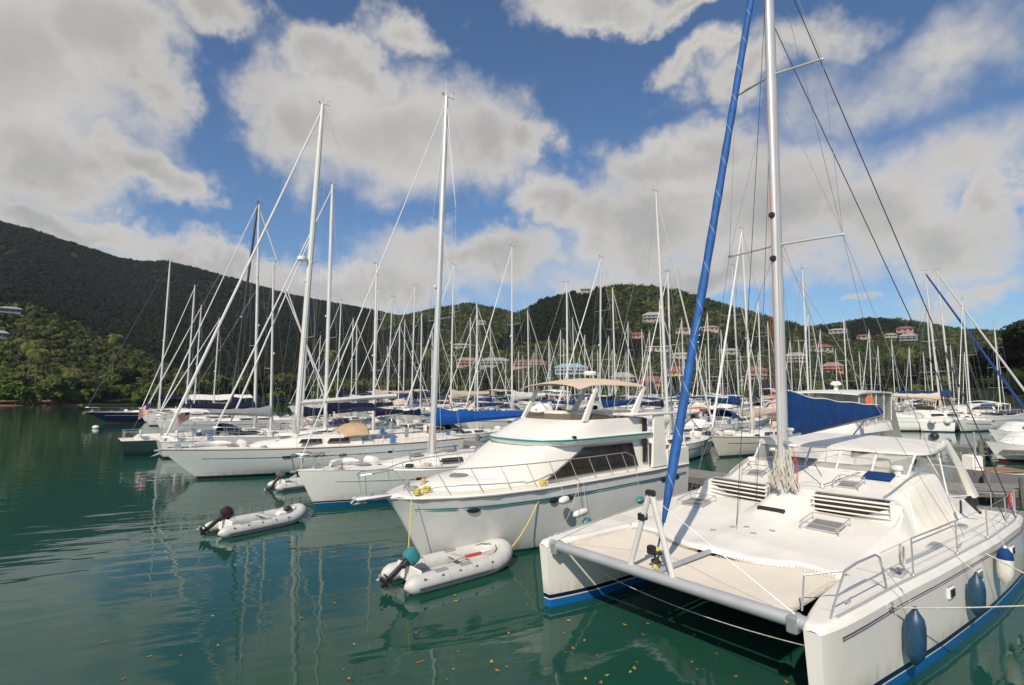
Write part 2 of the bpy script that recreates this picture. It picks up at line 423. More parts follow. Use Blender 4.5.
hillm = veg_mat('hill_scrub', (0.012, 0.020, 0.007), (0.022, 0.032, 0.010), (0.030, 0.032, 0.014), 0.02, 0.25)
treed = veg_mat('forest_dark_and_cloud_shade', (0.006, 0.0105, 0.0045), (0.010, 0.017, 0.006), (0.015, 0.018, 0.008), 0.012, 1.2)  # dark trees; also carries the left mountain's cloud shade as leaf colour
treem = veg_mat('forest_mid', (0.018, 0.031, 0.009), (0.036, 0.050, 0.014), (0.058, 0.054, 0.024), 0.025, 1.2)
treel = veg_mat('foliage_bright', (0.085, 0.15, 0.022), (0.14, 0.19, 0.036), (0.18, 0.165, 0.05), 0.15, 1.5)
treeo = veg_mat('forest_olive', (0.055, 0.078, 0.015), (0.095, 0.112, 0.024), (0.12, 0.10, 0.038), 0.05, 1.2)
bank = mat('red_earth', (0.26, 0.13, 0.07), 0.95, var=0.4, vscale=0.2)
bark = mat('tree_bark', (0.12, 0.09, 0.065), 0.9, var=0.3, vscale=4)
def terrain_mesh():
    az_ = np.linspace(azel(-420, HOR)[0] - .25, azel(1440, HOR)[0] + .25, 300)
    rs = np.concatenate([np.linspace(70, 330, 75), np.linspace(335, 1400, 110)])
    P = [[(math.sin(a) * r, math.cos(a) * r, terr(math.sin(a) * r, math.cos(a) * r)) for r in rs] for a in az_]
    b = MB(); b.grid(P)
    # red earth only on the low bank at the water's edge
    b.mi = [1 if max(b.v[i][2] for i in f) < 1.9 and b.v[f[0]][0] < -.80 * b.v[f[0]][1] and math.hypot(*b.v[f[0]][:2]) < 222 else 0 for f in b.f]
    return b
tag(terrain_mesh().build('terrain', [hillm, bank], fix=False), kind='structure')

# ---- foliage clumps
def ico():
    import bmesh
    bm = bmesh.new(); bmesh.ops.create_icosphere(bm, subdivisions=1, radius=1)
    v = np.array([p.co[:] for p in bm.verts]); f = np.array([[q.index for q in p.verts] for p in bm.faces]); bm.free()
    return v, f
IV, IF = ico()
def np_mesh(name, V, F, mats, mi=None, parent=None, smooth=True):
    me = bpy.data.meshes.new(name)
    n = F.shape[1]
    me.vertices.add(len(V)); me.vertices.foreach_set('co', V.astype(np.float32).ravel())
    me.loops.add(F.size); me.loops.foreach_set('vertex_index', F.astype(np.int32).ravel())
    me.polygons.add(len(F)); me.polygons.foreach_set('loop_start', np.arange(0, F.size, n, dtype=np.int32))
    if mi is not None: me.polygons.foreach_set('material_index', mi.astype(np.int32))
    if smooth: me.polygons.foreach_set('use_smooth', np.ones(len(F), dtype=bool))
    me.update(calc_edges=True); me.validate()
    for m in (mats if isinstance(mats, (list, tuple)) else [mats]): me.materials.append(m)
    o = bpy.data.objects.new(name, me); COL.objects.link(o); o.parent = parent
    return o
rg = np.random.default_rng(7)
def leaf_cards(C, Rd, n, size, flat=0.8, hollow=0.45):
    """n small leaf-spray faces spread through ellipsoids C (k,3) with radii Rd (k,3)"""
    k = len(C); idx = rg.integers(0, k, n)
    d = rg.normal(size=(n, 3)); d /= np.linalg.norm(d, axis=1)[:, None]
    rr = hollow + (1 - hollow) * rg.random(n) ** 0.6
    P = C[idx] + d * Rd[idx] * rr[:, None]
    nrm = d * 0.8 + rg.normal(size=(n, 3)) * 0.55 + np.array([0, 0, 0.35]); nrm /= np.linalg.norm(nrm, axis=1)[:, None]
    a = np.cross(nrm, rg.normal(size=(n, 3))); a /= np.linalg.norm(a, axis=1)[:, None]; bb = np.cross(nrm, a)
    s = size * (0.55 + 0.9 * rg.random(n))[:, None]
    q = np.stack([P - a * s, P - bb * s * .5, P + a * s - nrm * s * .25, P + bb * s * .5], 1).reshape(-1, 3)
    return q, np.arange(4 * n).reshape(-1, 4)
def forest(name, pts, rad, mats, mi, cards=16):
    """distant canopy: each tree a cluster of leaf-spray faces round a lumpy core"""
    pts = np.array(pts); rad = np.array(rad); n = len(pts)
    core = IV[None] * (1 + 0.25 * rg.normal(size=(n, len(IV), 1))) * (rad[:, None, None] * np.array([0.8, 0.8, 0.74])) + pts[:, None]
    F = (IF[None] + (np.arange(n) * len(IV))[:, None, None]).reshape(-1, 3)
    V = core.reshape(-1, 3); M = np.repeat(mi, len(IF))
    idx = np.repeat(np.arange(n), cards); k = len(idx)          # loose sprays that break up each crown's outline
    d = rg.normal(size=(k, 3)); d[:, 2] = np.abs(d[:, 2]) * .9 - .15; d /= np.linalg.norm(d, axis=1)[:, None]
    P = pts[idx] + d * (rad[idx] * (.72 + .5 * rg.random(k)))[:, None] * np.array([1, 1, .85])
    tv = rg.normal(size=(k, 3, 3)); tv /= np.linalg.norm(tv, axis=2)[:, :, None]
    T = P[:, None] + tv * (rad[idx] * .34)[:, None, None]
    V = np.concatenate([V, T.reshape(-1, 3)]); F = np.concatenate([F, len(core.reshape(-1, 3)) + np.arange(3 * k).reshape(-1, 3)]); M = np.concatenate([M, mi[idx]])
    return np_mesh(name, V, F, mats, M, smooth=False)
# ---- single trees along the shore, with limbs and crowns of leaf sprays
def make_tree(name, h, cr, leafm, seed, loc, n=1500, lab=None, grp=None, cat='tree', dens=0.42):
    random.seed(seed); root = empty(name, loc, random.uniform(0, 6), lab, cat, grp)
    t = MB(); t.tube([(0, 0, -.6), (random.uniform(-.2, .2), 0, h * .3), (random.uniform(-.4, .4), random.uniform(-.4, .4), h * .62)], [h * .035, h * .026, h * .016], 7)
    C, Rd = [], []
    for k in range(9):
        an = random.uniform(0, 6.28); d = cr * random.uniform(.15, .75); z = h * random.uniform(.38, .88)
        c = (math.cos(an) * d, math.sin(an) * d, z); C.append(c)
        q = cr * random.uniform(.30, .52); Rd.append((q, q, q * .75))
        t.tube([(0, 0, h * random.uniform(.2, .5)), (c[0] * .5, c[1] * .5, z * .75), c], [h * .014, h * .009, h * .004], 5)
    t.build('trunk', bark, root)
    V, F = leaf_cards(np.array(C), np.array(Rd), n, dens, hollow=.25)
    np_mesh('crown', V, F, leafm, parent=root, smooth=False)
    return root
def make_palm(loc, h, seed, lab):
    random.seed(seed); root = empty('coconut_palm', loc, random.uniform(0, 6), lab, 'palm tree', 'coconut palms on the shore')
    lean = random.uniform(.4, 1.4)
    P = [(lean * (i / 6) ** 2, 0, h * i / 6) for i in range(7)]
    t = MB(); t.tube([(P[0][0], 0, -1)] + P, [.26] + [.22 - .015 * i for i in range(7)], 7); t.build('trunk', bark, root)
    c = MB(); top = Vector(P[-1])
    for k in range(20):
        an = k * 2.399 + random.uniform(-.2, .2); el0 = random.uniform(-.5, 1.25); L = random.uniform(3.4, 4.6)
        dirh = Vector((math.cos(an), math.sin(an), 0)); p = top.copy(); spine = [p.copy()]; e = el0
        for i in range(7):
            p = p + (dirh * math.cos(e) + Vector((0, 0, math.sin(e)))) * L / 7; e -= .34; spine.append(p.copy())
        side = Vector((-math.sin(an), math.cos(an), 0))
        for i in range(1, 8):
            for sgn in (-1, 1):
                for u in (0.0, .5):
                    q = spine[i].lerp(spine[i - 1], u); w_ = 1.0 * math.sin(math.pi * min(.95, (i - u + .6) / 8.2)) + .15
                    tip = q + side * sgn * w_ + Vector((0, 0, -w_ * .75)) + (spine[i] - spine[i - 1]) * .6
                    al = (spine[i] - spine[i - 1]).normalized() * .075
                    c.add([q - al, q + al, tip + al * .2, tip - al * .2], [(0, 1, 2, 3)])
        c.tube(spine, [.05 - .005 * i for i in range(8)], 4)
    c.build('crown', treepalm, root, fix=False)
    return root
treepalm = veg_mat('palm_frond', (0.12, 0.15, 0.035), (0.18, 0.19, 0.06), (0.24, 0.20, 0.08), 0.3, 3, 0.3)
def shore_pt(px, off):
    a = azel(px, HOR)[0]; r = itp(a, SHa, SHORE[1]) + off; x, y = math.sin(a) * r, math.cos(a) * r
    return Vector((x, y, max(0.2, terr(x, y))))
protos = [make_tree('shore_tree', 7.5, 4.2, treel, 1, (0, 0, 0), 2600), make_tree('shore_tree', 6.0, 4.4, treem, 2, (0, 0, 0), 2400),
          make_tree('mangrove', 4.2, 3.8, treel, 3, (0, 0, 0), 2200), make_tree('shore_tree', 8.5, 4.0, treem, 4, (0, 0, 0), 2600)]
random.seed(5)
TL = ['bright green bushy tree', 'dull green spreading tree', 'low rounded bright mangrove', 'tall dull green tree']
spots = []
for i in range(112):
    px = -30 + i * 8.9 + random.uniform(-4, 4)
    if px > 945: break
    spots.append((px, random.uniform(0.5, 6) if i % 2 else random.uniform(6, 20), random.choice([0, 0, 1, 2, 2, 3] if i % 2 else [0, 1, 3, 3])))
used = set()
def near_what(px):
    for lim, s in ((40, 'on the red earth bank at the left edge'), (110, 'between the two coconut palms on the left bank'), (180, 'behind the blue hulled yacht'),
                   (300, 'beyond the masts of the far left yachts'), (430, 'beyond the white ketch masts left of the blue boom cover'), (520, 'in front of the long pink roofed building'),
                   (600, 'below the pale blue house'), (700, 'beside the red and yellow buildings'), (800, 'beyond the mast of the catamaran')):
        if px < lim: return s
    return 'on the far shore beyond the right hand basin'
for i, (px, off, k) in enumerate(spots):
    o = protos[k] if k not in used else copy_tree(protos[k]); used.add(k)
    p = shore_pt(px, off); o.location = p - Vector((0, 0, .1)); s_ = random.uniform(.75, 1.25)
    o.rotation_euler = (0, 0, random.uniform(0, 6.28)); o.scale = (s_, s_, s_ * random.uniform(.85, 1.1))
    n_th = i + 1; suf = 'th' if 10 < n_th % 100 < 14 else {1: 'st', 2: 'nd', 3: 'rd'}.get(n_th % 10, 'th')
    tag(o, '%s, %d%s from the left along the far shore' % (TL[k], n_th, suf), 'tree', 'trees along the far shore')
for n_, (px, py, gy, Y, lab) in enumerate([(28, 343, 400, 168, 'tall coconut palm at the left end of the shore'), (35, 352, 402, 163, 'leaning coconut palm just right of the tallest left palm'),
        (112, 337, 380, 205, 'windblown coconut palm standing alone above the left shore trees'), (66, 372, 402, 166, 'short palm with drooping yellowish fronds by the red bank'), (330, 352, 392, 205, 'coconut palm behind the tall white ketch mast'),
        (428, 350, 392, 215, 'slim coconut palm beside the blue boom cover mast'), (905, 352, 392, 190, 'coconut palm on the far shore behind the right basin')]):
    a = azel(px, HOR)[0]; x, y = math.tan(a) * Y, Y; z0 = max(.3, terr(x, y)); zt = PY(px, py, Y).z
    make_palm((x, y, z0), max(4, zt - z0), 40 + n_, lab)
# big dark trees rising at the right edge of the picture
RE = [(1008, 335, 112, 'tall dark tree at the right edge of the picture', 5), (1040, 322, 104, 'outermost large dark tree beyond the right edge yachts', 6), (978, 366, 122, 'smaller dark tree left of the tall tree at the right edge', 7), (952, 378, 140, 'low dark tree by the two leaning white masts', 8)]
for (px, py, Y, lab, sd_) in RE:
    a = azel(px, HOR)[0]; x = math.tan(a) * Y; z0 = max(.3, terr(x, Y)); h = PY(px, py, Y).z - z0
    make_tree('broadleaf_tree', h * 1.08, h * .62, treed if sd_ % 2 else treem, sd_, (x, Y, z0), 6500, lab, 'large trees at the right shore', dens=.42)

# ---- buildings on the hillside and the shore
def wall_m(n, c): return mat('wall_' + n, c, 0.85, var=0.12, vscale=0.6)
roofs = {'red': mat('roof_red', (0.24, 0.085, 0.06), 0.8, var=0.25, vscale=0.8), 'grey': mat('roof_grey', (0.30, 0.31, 0.30), 0.8, var=0.2, vscale=0.8),
         'pink': mat('roof_pink', (0.34, 0.19, 0.16), 0.8, var=0.2, vscale=0.8), 'white': mat('roof_white', (0.30, 0.30, 0.29), 0.8, var=0.1), 'green': mat('roof_green', (0.14, 0.24, 0.20), 0.8), 'blue': mat('roof_blue', (0.22, 0.33, 0.40), 0.8)}
walls = {'white': wall_m('white', (0.30, 0.285, 0.26)), 'cream': wall_m('cream', (0.38, 0.33, 0.26)), 'pink': wall_m('pink', (0.38, 0.24, 0.21)), 'yellow': wall_m('yellow', (0.62, 0.46, 0.05)),
         'blue': wall_m('blue', (0.30, 0.42, 0.50)), 'red': wall_m('red', (0.45, 0.10, 0.07)), 'grey': wall_m('grey', (0.36, 0.36, 0.34)), 'orange': wall_m('orange', (0.55, 0.20, 0.09))}
def house(p, wpx, hpx, wc, rc, lab, storeys=2, bays=6, hip=True, rz=0.0, name='house', cat='house', grp='houses on the hillside'):
    Y = p.y; wd = wpx * Y / FP; ht = hpx * Y / FP; hw = ht * .62; dp = min(wd * .6, 11)
    a = -math.atan2(p.x, p.y) + rz
    root = empty(name, (p.x, p.y, p.z), a, lab, cat, grp)
    b = MB(); b.box((0, dp / 2, hw / 2 - 2), (wd, dp, hw + 4)); b.build('wall', walls[wc], root, smooth=False)
    r = MB(); e = .6; rh = ht - hw
    if hip: r.add([(-wd / 2 - e, -e, hw), (wd / 2 + e, -e, hw), (wd / 2 + e, dp + e, hw), (-wd / 2 - e, dp + e, hw), (-wd / 2 + dp * .4, dp / 2, hw + rh), (wd / 2 - dp * .4, dp / 2, hw + rh),
                       (-wd / 2 - e, -e, hw - .25), (wd / 2 + e, -e, hw - .25), (wd / 2 + e, dp + e, hw - .25), (-wd / 2 - e, dp + e, hw - .25)],
                      [(0, 1, 5, 4), (1, 2, 5), (2, 3, 4, 5), (3, 0, 4), (0, 6, 7, 1), (1, 7, 8, 2), (2, 8, 9, 3), (3, 9, 6, 0), (9, 8, 7, 6)])
    else: r.box((0, dp / 2, hw + .25), (wd + 2 * e, dp + 2 * e, .5))
    r.build('roof', roofs[rc], root, smooth=False)
    sh = hw / storeys; bw = wd / bays
    for i in range(storeys):
        for j in range(bays):
            w_ = MB(); w_.box((-wd / 2 + bw * (j + .5), -.05, sh * (i + .55)), (bw * .42, .16, sh * .48)); w_.build('window', glassd, root, smooth=False)
        if i: g = MB(); g.box((0, -.45, sh * i), (wd * .96, .9, .14)); g.tube([(-wd * .48, -.85, sh * i + .95), (wd * .48, -.85, sh * i + .95)], .05, 4); g.build('balcony', walls['white'], root, smooth=False)
    return root
HS = [ # px left, px right, py top, py bottom, wall, roof, label, storeys, bays, hip, grp, Y (None: find the ground under the base)
 (456,478,357,366,'pink','pink','short pink building left of the long grey roofed one below the hill',2,5,True,None),
 (480,510,357,366,'white','grey','long white building with grey green roof between two pink ones',2,7,True,None),
 (513,547,359,367,'pink','red','pink building with red roof left of the pale blue house',2,7,True,None),
 (555,586,363,374,'blue','blue','long pale blue three bay house among the masts',2,6,True,None),
 (569,580,288,293,'white','white','white villa on the crest of the centre hill, left of its neighbour',1,4,True,None),
 (581,590,287,292,'white','grey','white villa on the crest of the centre hill, right of its neighbour',1,3,True,None),
 (643,664,311,321,'white','white','large white house on the upper slope of the centre hill',2,5,True,None),
 (676,692,327,333,'cream','red','cream house with red roof right of the large white hill house',1,4,True,None),
 (702,718,325,331,'cream','pink','cream house with pink roof on the right slope of the centre hill',1,4,True,None),
 (632,644,332,338,'pink','red','small pink house under the large white hill house',1,3,True,None),
 (648,668,345,351,'grey','grey','grey house with flat roof halfway down the centre hill',1,5,False,None),
 (672,690,352,358,'cream','white','cream house with white roof low on the centre hill',1,4,True,None),
 (720,738,348,354,'white','white','white bungalow low on the hill right of the blue furled sail',1,4,True,None),
 (668,684,366,381,'yellow','red','yellow shop building with red roof by the blue furled sail',2,4,True,None),
 (640,664,376,391,'orange','red','orange waterfront building with pitched red roof',2,4,True,None),
 (612,634,372,385,'cream','grey','cream waterfront building right of the pale blue house',2,4,True,None),
 (690,706,378,391,'red','pink','red waterfront shed right of the yellow building',1,3,True,None),
 (712,742,372,386,'grey','grey','long grey building on the shore left of the catamaran mast',2,6,False,None),
 (748,766,366,380,'pink','red','pink building just left of the catamaran mast',2,4,True,None),
 (786,806,352,362,'cream','grey','cream house on the slope just right of the catamaran mast',2,4,True,None),
 (812,832,344,352,'white','red','white house with red roof above the right hand basin',1,4,True,None),
 (830,846,328,333,'white','white','white house left of the summit of the right hill',1,4,True,None),
 (898,912,326,332,'pink','red','red roofed house on the summit of the right hill',1,3,True,None),
 (901,916,333,340,'white','grey','white house just below the red roofed summit house',2,3,True,None),
 (886,896,333,337,'cream','grey','small cream house left of the two summit houses',1,3,True,None),
 (858,870,334,339,'cream','red','cream house with red roof halfway up the right hill',1,3,True,None),
 (824,842,362,372,'orange','pink','orange house low on the shore behind the right basin',2,4,True,None),
 (2,18,306,312,'white','grey','grey roofed villa high on the left foothill at the picture edge',1,4,True,None),
 (-6,5,330,337,'white','white','white walled house lower on the left foothill at the picture edge',1,3,True,None),
 (452,470,343,348,'white','white','white house above the pink buildings on the small hill',1,4,True,None),
 (476,486,320,324,'cream','white','small pale house near the top of the small distant hill',1,3,True,None)]
HB = []
for (x0, x1, y0, y1, wc, rc, lab, st, ba, hip, _) in HS:
    p = ray_hit((x0 + x1) / 2, y1, 120)
    if p is None: continue
    p = p * 0.992
    p.z = PY((x0 + x1) / 2, y1, p.y).z
    if p.z < 1.0: p.z = 1.5
    HB.append((x0, x1, y0, y1, p.length))
    house(p, x1 - x0, y1 - y0, wc, rc, lab, st, ba, hip, name='building' if 'building' in lab or 'shed' in lab else 'house', cat='building' if 'building' in lab or 'shed' in lab else 'house')
# ---- wooded slopes
def toPix(x, y, z):
    c, s_ = math.cos(PITCH), math.sin(PITCH); z -= CH; zf = y * c + z * s_
    return 512 + FP * x / zf, 342.5 - FP * (z * c - y * s_) / zf
random.seed(11)
pts, rad, mi = [], [], []
azl, azr = azel(-60, HOR)[0], azel(1090, HOR)[0]
for i in range(105000):
    a = random.uniform(azl, azr); r = 128 + 850 * random.random() ** 0.85
    x, y = math.sin(a) * r, math.cos(a) * r; z = terr(x, y)
    if z < 1.0 or (r > 350 and z < 3): continue
    px, py = toPix(x, y, z + 2)
    if r < itp(a, SHa, SHORE[1]) + 22: continue
    if any(r < hr + 6 and hx0 - 7 < px < hx1 + 7 and hy0 - 3 < py < hy1 + 1.5 for (hx0, hx1, hy0, hy1, hr) in HB): continue
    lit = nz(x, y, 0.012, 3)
    if px < 440: m = (1 if lit > -0.12 else 0) if r < 330 else (1 if (r > 560 and px > 380) else 0)  # far left mountain all in the dark tone: cloud shade painted in
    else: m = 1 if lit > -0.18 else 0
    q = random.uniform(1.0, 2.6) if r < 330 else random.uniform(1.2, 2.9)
    if m and random.random() < (.5 if r < 360 and px < 440 else .25): m = 2  # extra olive on the left foothill paints its sunlight into the leaf colour
    if random.random() < .03 and r > 200: q *= 1.4
    pts.append((x, y, z + q * 0.30)); rad.append(q); mi.append(m)
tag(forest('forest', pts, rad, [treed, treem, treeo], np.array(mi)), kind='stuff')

HZT = max(o.matrix_world.translation.z if False else 0 for o in COL.objects) + 20 + max(p[2] for p in pts)
# ---- thin tropical haze: one closed box of even density round everything
hz = MB()
hz.add([(x, y, z) for z in (-4, HZT) for (x, y) in ((-1900, -60), (1900, -60), (1900, 1500), (-1900, 1500))], [(3, 2, 1, 0), (4, 5, 6, 7), (0, 1, 5, 4), (1, 2, 6, 5), (2, 3, 7, 6), (3, 0, 4, 7)])
hm_ = bpy.data.materials.new('haze_air'); hm_.use_nodes = True; ht = hm_.node_tree; ht.nodes.clear()
pv = ht.nodes.new('ShaderNodeVolumePrincipled'); pv.inputs['Density'].default_value = 0.00010; pv.inputs['Color'].default_value = (0.80, 0.88, 1.0, 1); pv.inputs['Anisotropy'].default_value = 0.2
ho = ht.nodes.new('ShaderNodeOutputMaterial'); ht.links.new(pv.outputs[0], ho.inputs['Volume'])
tag(hz.build('haze', hm_, smooth=False), kind='stuff')
# ================================================================== CATAMARAN (local: x aft from the bows, y to the far hull, z up)
CO, CA = Vector((2.44, 9.91, 0)), R(40)
def c2w(x, y, z): return CO + Matrix.Rotation(CA, 3, 'Z') @ Vector((x, y, z))
cat = empty('catamaran', CO, CA, 'large white sailing catamaran with cream trampolines and blue furled headsail in the foreground', 'catamaran')
YO = ([0, .12, .5, 1.2, 2.4, 4, 5.5, 7.5, 10, 11.4, 12.3], [2.86, 2.90, 2.98, 3.06, 3.17, 3.36, 3.50, 3.66, 3.72, 3.62, 3.40])
YI = ([0, .12, .5, 1.2, 2.4, 4, 6, 9, 12.3], [2.62, 2.58, 2.48, 2.36, 2.30, 2.22, 2.15, 2.15, 2.3])
def yo(x): return itp(x, *YO)
def yi(x): return itp(x, *YI)
def dz(x): return 1.40 + .08 * math.sin(math.pi * min(1, max(0, x / 12.3))) - (0.45 * sst(11.2, 12.3, x))
blu_b = (0.008, 0.13, 0.40)
hm = hull_mat('cat_hull_paint', (0.76, 0.73, 0.665), [(0.16, blu_b), (0.185, (.7, .7, .68)), (0.27, (0.012, 0.012, 0.05)), (0.285, (.7, .7, .68))], dirt=.10, rough=.2)
def cat_hull(sg):
    b = MB(); rings = []
    xs = [0, .04, .12, .3, .6, 1.2, 2, 3, 4, 5.5, 7, 8.5, 10, 11.2, 12.0, 12.3]
    for x in xs:
        o, i, zd = yo(x), yi(x), dz(x) - .10
        mid = (o + i) / 2; ring = []
        fb = min(1, .06 + (x / 2.6) ** .8)           # fine bow: how much of the beam is carried low down
        for u in (0, .12, .28, .5, .75, 1):     # outer side from the deck down
            z = zd + (-.55 - zd) * u
            wf = 1 - (1 - fb) * u * .55 - .55 * max(0, u - .72) / .28 * .6
            ring.append((x + .16 * u * (1 - min(1, x / 3)), mid + (o - mid) * wf, z))
        for u in (1, .75, .5, .28, .12, 0):
            z = zd + (-.55 - zd) * u
            wf = 1 - (1 - fb) * u * .35 - .55 * max(0, u - .72) / .28 * .6
            ring.append((x + .16 * u * (1 - min(1, x / 3)), mid + (i - mid) * wf, z))
        rings.append([(p[0], p[1] * sg, p[2]) for p in ring])
    b.loft(rings, cap=True)
    h = b.build('hull', hm, cat)
    # side strip of deck ahead of the bridge deck, with rolled edges
    d = MB(); P = []
    for x in list(np.linspace(0, .3, 6)) + list(np.linspace(.45, 2.55, 14)):
        o, i = yo(x) + .004, yi(x) - .004; row = []
        for v in np.linspace(0, 1, 15):
            y = i + (o - i) * v; e = min(v, 1 - v) * (o - i) / .11; e = min(1, e)
            ex = min(1, x / .12); dd = .10 * (1 - math.sqrt(max(0, 1 - (1 - e) ** 2))) + .08 * (1 - math.sqrt(max(0, 1 - (1 - ex) ** 2)))
            row.append((x - .004, y * sg, dz(x) - min(.101, dd)))
        P.append(row)
    d.grid(P)
    d.build('foredeck', gel, cat)
    # ports and pinstripes on the outer side
    s_ = MB(); s2 = MB()
    for (mb, dzv, rr) in ((s_, .23, .008), (s2, .268, .006)):
        mb.tube([(x, (itp(x, *YO) + .004) * sg * 1.0, dz(x) - dzv) for x in np.linspace(.45, 10.8, 40)], rr, 5)
    s_.build('pinstripe', navyp, h); s2.build('pinstripe', maroonp, h)
    for x in (4.45, 6.05, 7.9, 8.8):
        w_ = MB(); w_.box((x, (yo(x) + .01) * sg, .99), (.30, .05, .21), rz=sg * math.atan2(yo(x + .3) - yo(x - .3), .6), bev=.02)
        fr = w_.build('portlight', gel, h)
        g = MB(); g.box((x, (yo(x) + .03) * sg, .99), (.21, .03, .13), rz=sg * math.atan2(yo(x + .3) - yo(x - .3), .6)); g.build('pane', glassd, fr)
    # toe rail
    t = MB(); t.tube([(x, (yo(x) - .10) * sg, dz(x) + .015) for x in np.linspace(.5, 11.8, 30)], .022, 5)
    t.build('toe_rail', alu, cat)
for sg in (-1, 1): cat_hull(sg)
def ycab(x): return itp(x, [3, 5.5, 7, 9.2, 11.6], [2.30, 2.45, 2.6, 2.82, 2.75])
def cabz(x, y):
    """height of the bridge deck and coachroof"""
    ay = abs(y); d0 = dz(x)
    if x > 11.4: return d0 - .5 * sst(11.4, 11.7, x) * (ay < 2.2)
    ctr = sst(.72, .18, ay)
    low = .05 * sst(2.5, 3.2, x) + .25 * sst(3.2, 5.8, x)                        # gentle ramp under the vents
    xf = 6.02 - .07 * ay * ay * .5                                             # foot of the window face
    face = .40 * sst(xf - .02, xf + .16, x) + .42 * sst(xf + .1, 8.6, x)
    ridge = .36 * sst(4.3, 5.9, x) + .36 * sst(5.8, 8.2, x)
    side_rim = sst(2.2, 2.38, ay) * .33 * sst(5.3, 6.1, x)
    hgt = low + lerp(face, max(ridge + .05, face), ctr)
    hgt = max(hgt, low + side_rim) - .05 * (ay / 2.4) ** 2
    ys = ycab(x)
    inb = .42 * sst(5.8, 6.6, x) + .10
    S_ = 1 - sst(ys - inb, ys, ay)
    z = d0 + hgt * S_
    if x > 9.0:                                                                 # cockpit well with its coaming
        k = sst(9.0, 9.15, x); well = 1 - sst(1.95, 2.05, ay)
        z = lerp(z, min(z, d0 + .55 - .12 * (x - 9) * .6) if well < .5 else z, k)
        if well > .5: z = lerp(z, .95, k)
        else: z = lerp(z, d0 + (.62 - .14 * (x - 9)) * (1 - sst(2.45, ys, ay)), k)
    return z
def main_deck():
    b = MB(); ys = np.linspace(-1, 1, 150); P = []
    for i in range(190):
        t = i / 189; row = []
        for v in ys:
            x1 = 12.28; x0 = 2.05 + .50 * min(1, abs(v) * 3.3 / 1.5) ** 2
            x = x0 + (x1 - x0) * t; o = yo(x) + .004; y = v * o
            e = min(1, (o - abs(y)) / .11); z = cabz(x, y) - .10 * (1 - math.sqrt(max(0, 1 - (1 - e) ** 2)))
            z -= .10 * (1 - math.sqrt(max(0, 1 - (1 - min(1, (x - x0) / .12)) ** 2))) if abs(y) < 2.3 else 0
            row.append((x, y, z))
        P.append(row)
    b.grid(P)
    # front and underside of the bridge deck
    und = [(2.06 + .5 * min(1, abs(v) * 3.3 / 1.5) ** 2, v * 2.32, z) for v in (0,) for z in (0,)]
    for (za, xa, zb, xb) in ((1.305, 0, 1.0, .12), (1.0, .12, .84, .7), (.84, .7, .84, 9.5)):
        row = [[(2.05 + .5 * min(1, abs(y) / 1.5) ** 2 + xx, y, zz) for y in np.linspace(-2.34, 2.34, 30)] for (zz, xx) in ((za, xa), (zb, xb))]
        b.grid(row)
    b.add([(12.27, -yo(12.27), .9), (12.27, yo(12.27), .9), (12.27, yo(12.27), .6), (12.27, -yo(12.27), .6)], [(0, 1, 2, 3)])
    return b.build('deck', gel, cat, fix=False)
main_deck()
def drape(b, x0, x1, y0, y1, off, n=10, m=10, fn=None):
    P = []
    for i in range(n + 1):
        row = []
        for j in range(m + 1):
            u, v = i / n, j / m
            if fn: x, y = fn(u, v)
            else: x, y = lerp(x0, x1, u), lerp(y0, y1, v)
            row.append((x, y, cabz(x, y) + off))
        P.append(row)
    b.grid(P)
# non-skid panels on the side decks and foredeck
for sg in (-1, 1):
    b = MB(); drape(b, 0, 0, 0, 0, .006, 40, 3, lambda u, v, sg=sg: (lerp(.7, 2.5, u), sg * lerp(yi(lerp(.7, 2.5, u)) + .12, yo(lerp(.7, 2.5, u)) - .18, v)))
    b.v = [(x, y, dz(x) + .005) for (x, y, z) in b.v]
    b.build('nonskid_panel', deckw, cat)
    b = MB(); drape(b, 0, 0, 0, 0, .006, 60, 4, lambda u, v, sg=sg: (lerp(3.0, 11, u), sg * lerp(ycab(lerp(3.0, 11, u)) + .06, yo(lerp(3.0, 11, u)) - .18, v)))
    b.build('nonskid_panel', deckw, cat)
# hatches with low guard rails
def hatch(x, y, sx, sy, rail=True, m=None, name='deck_hatch', lab=None):
    z = max(cabz(x + a * sx / 2, y + c * sy / 2) for a in (-1, 1) for c in (-1, 1))
    zz = [cabz(x + sx / 2, y) - cabz(x - sx / 2, y)][0]; ry = -math.atan2(zz, sx)
    f = MB(); f.box((x, y, cabz(x, y) + .03), (sx, sy, .07), ry=ry, bev=.02); o = f.build(name, alu if m is None else m, cat, label=lab)
    if m is None:
        g = MB(); g.box((x, y, cabz(x, y) + .068), (sx - .09, sy - .09, .02), ry=ry); g.build('pane', hatchm, o)
    if rail:
        r = MB(); e = .07; h = .17
        def pt(a, c, hh): return (x + a * (sx / 2 + e), y + c * (sy / 2 + e), cabz(x + a * (sx / 2 + e), y + c * (sy / 2 + e)) + hh)
        r.tube([pt(-1, -1, 0), pt(-1, -1, h), pt(1, -1, h), pt(1, 1, h), pt(-1, 1, h), pt(-1, 1, 0)], .012, 5)
        r.tube([pt(1, -1, 0), pt(1, -1, h)], .012, 5); r.tube([pt(1, 1, 0), pt(1, 1, h)], .012, 5); r.tube([pt(-1, -1, h), pt(-1, 1, h)], .012, 5)
        r.build('guard_rail', steel, o)
for (x, y, sx, sy) in ((4.75, -1.22, .55, .62), (4.85, 1.95, .5, .6), (6.95, -1.0, .36, .42), (7.0, 1.35, .36, .42)): hatch(x, y, sx, sy)
hatch(7.75, -1.42, .52, .62, False, blue, 'hatch_cover', 'blue canvas hatch cover')
for x in (3.2, 5.6, 8.0):
    hatch(x, -2.95, .42, .20, False) if x > 3 else None
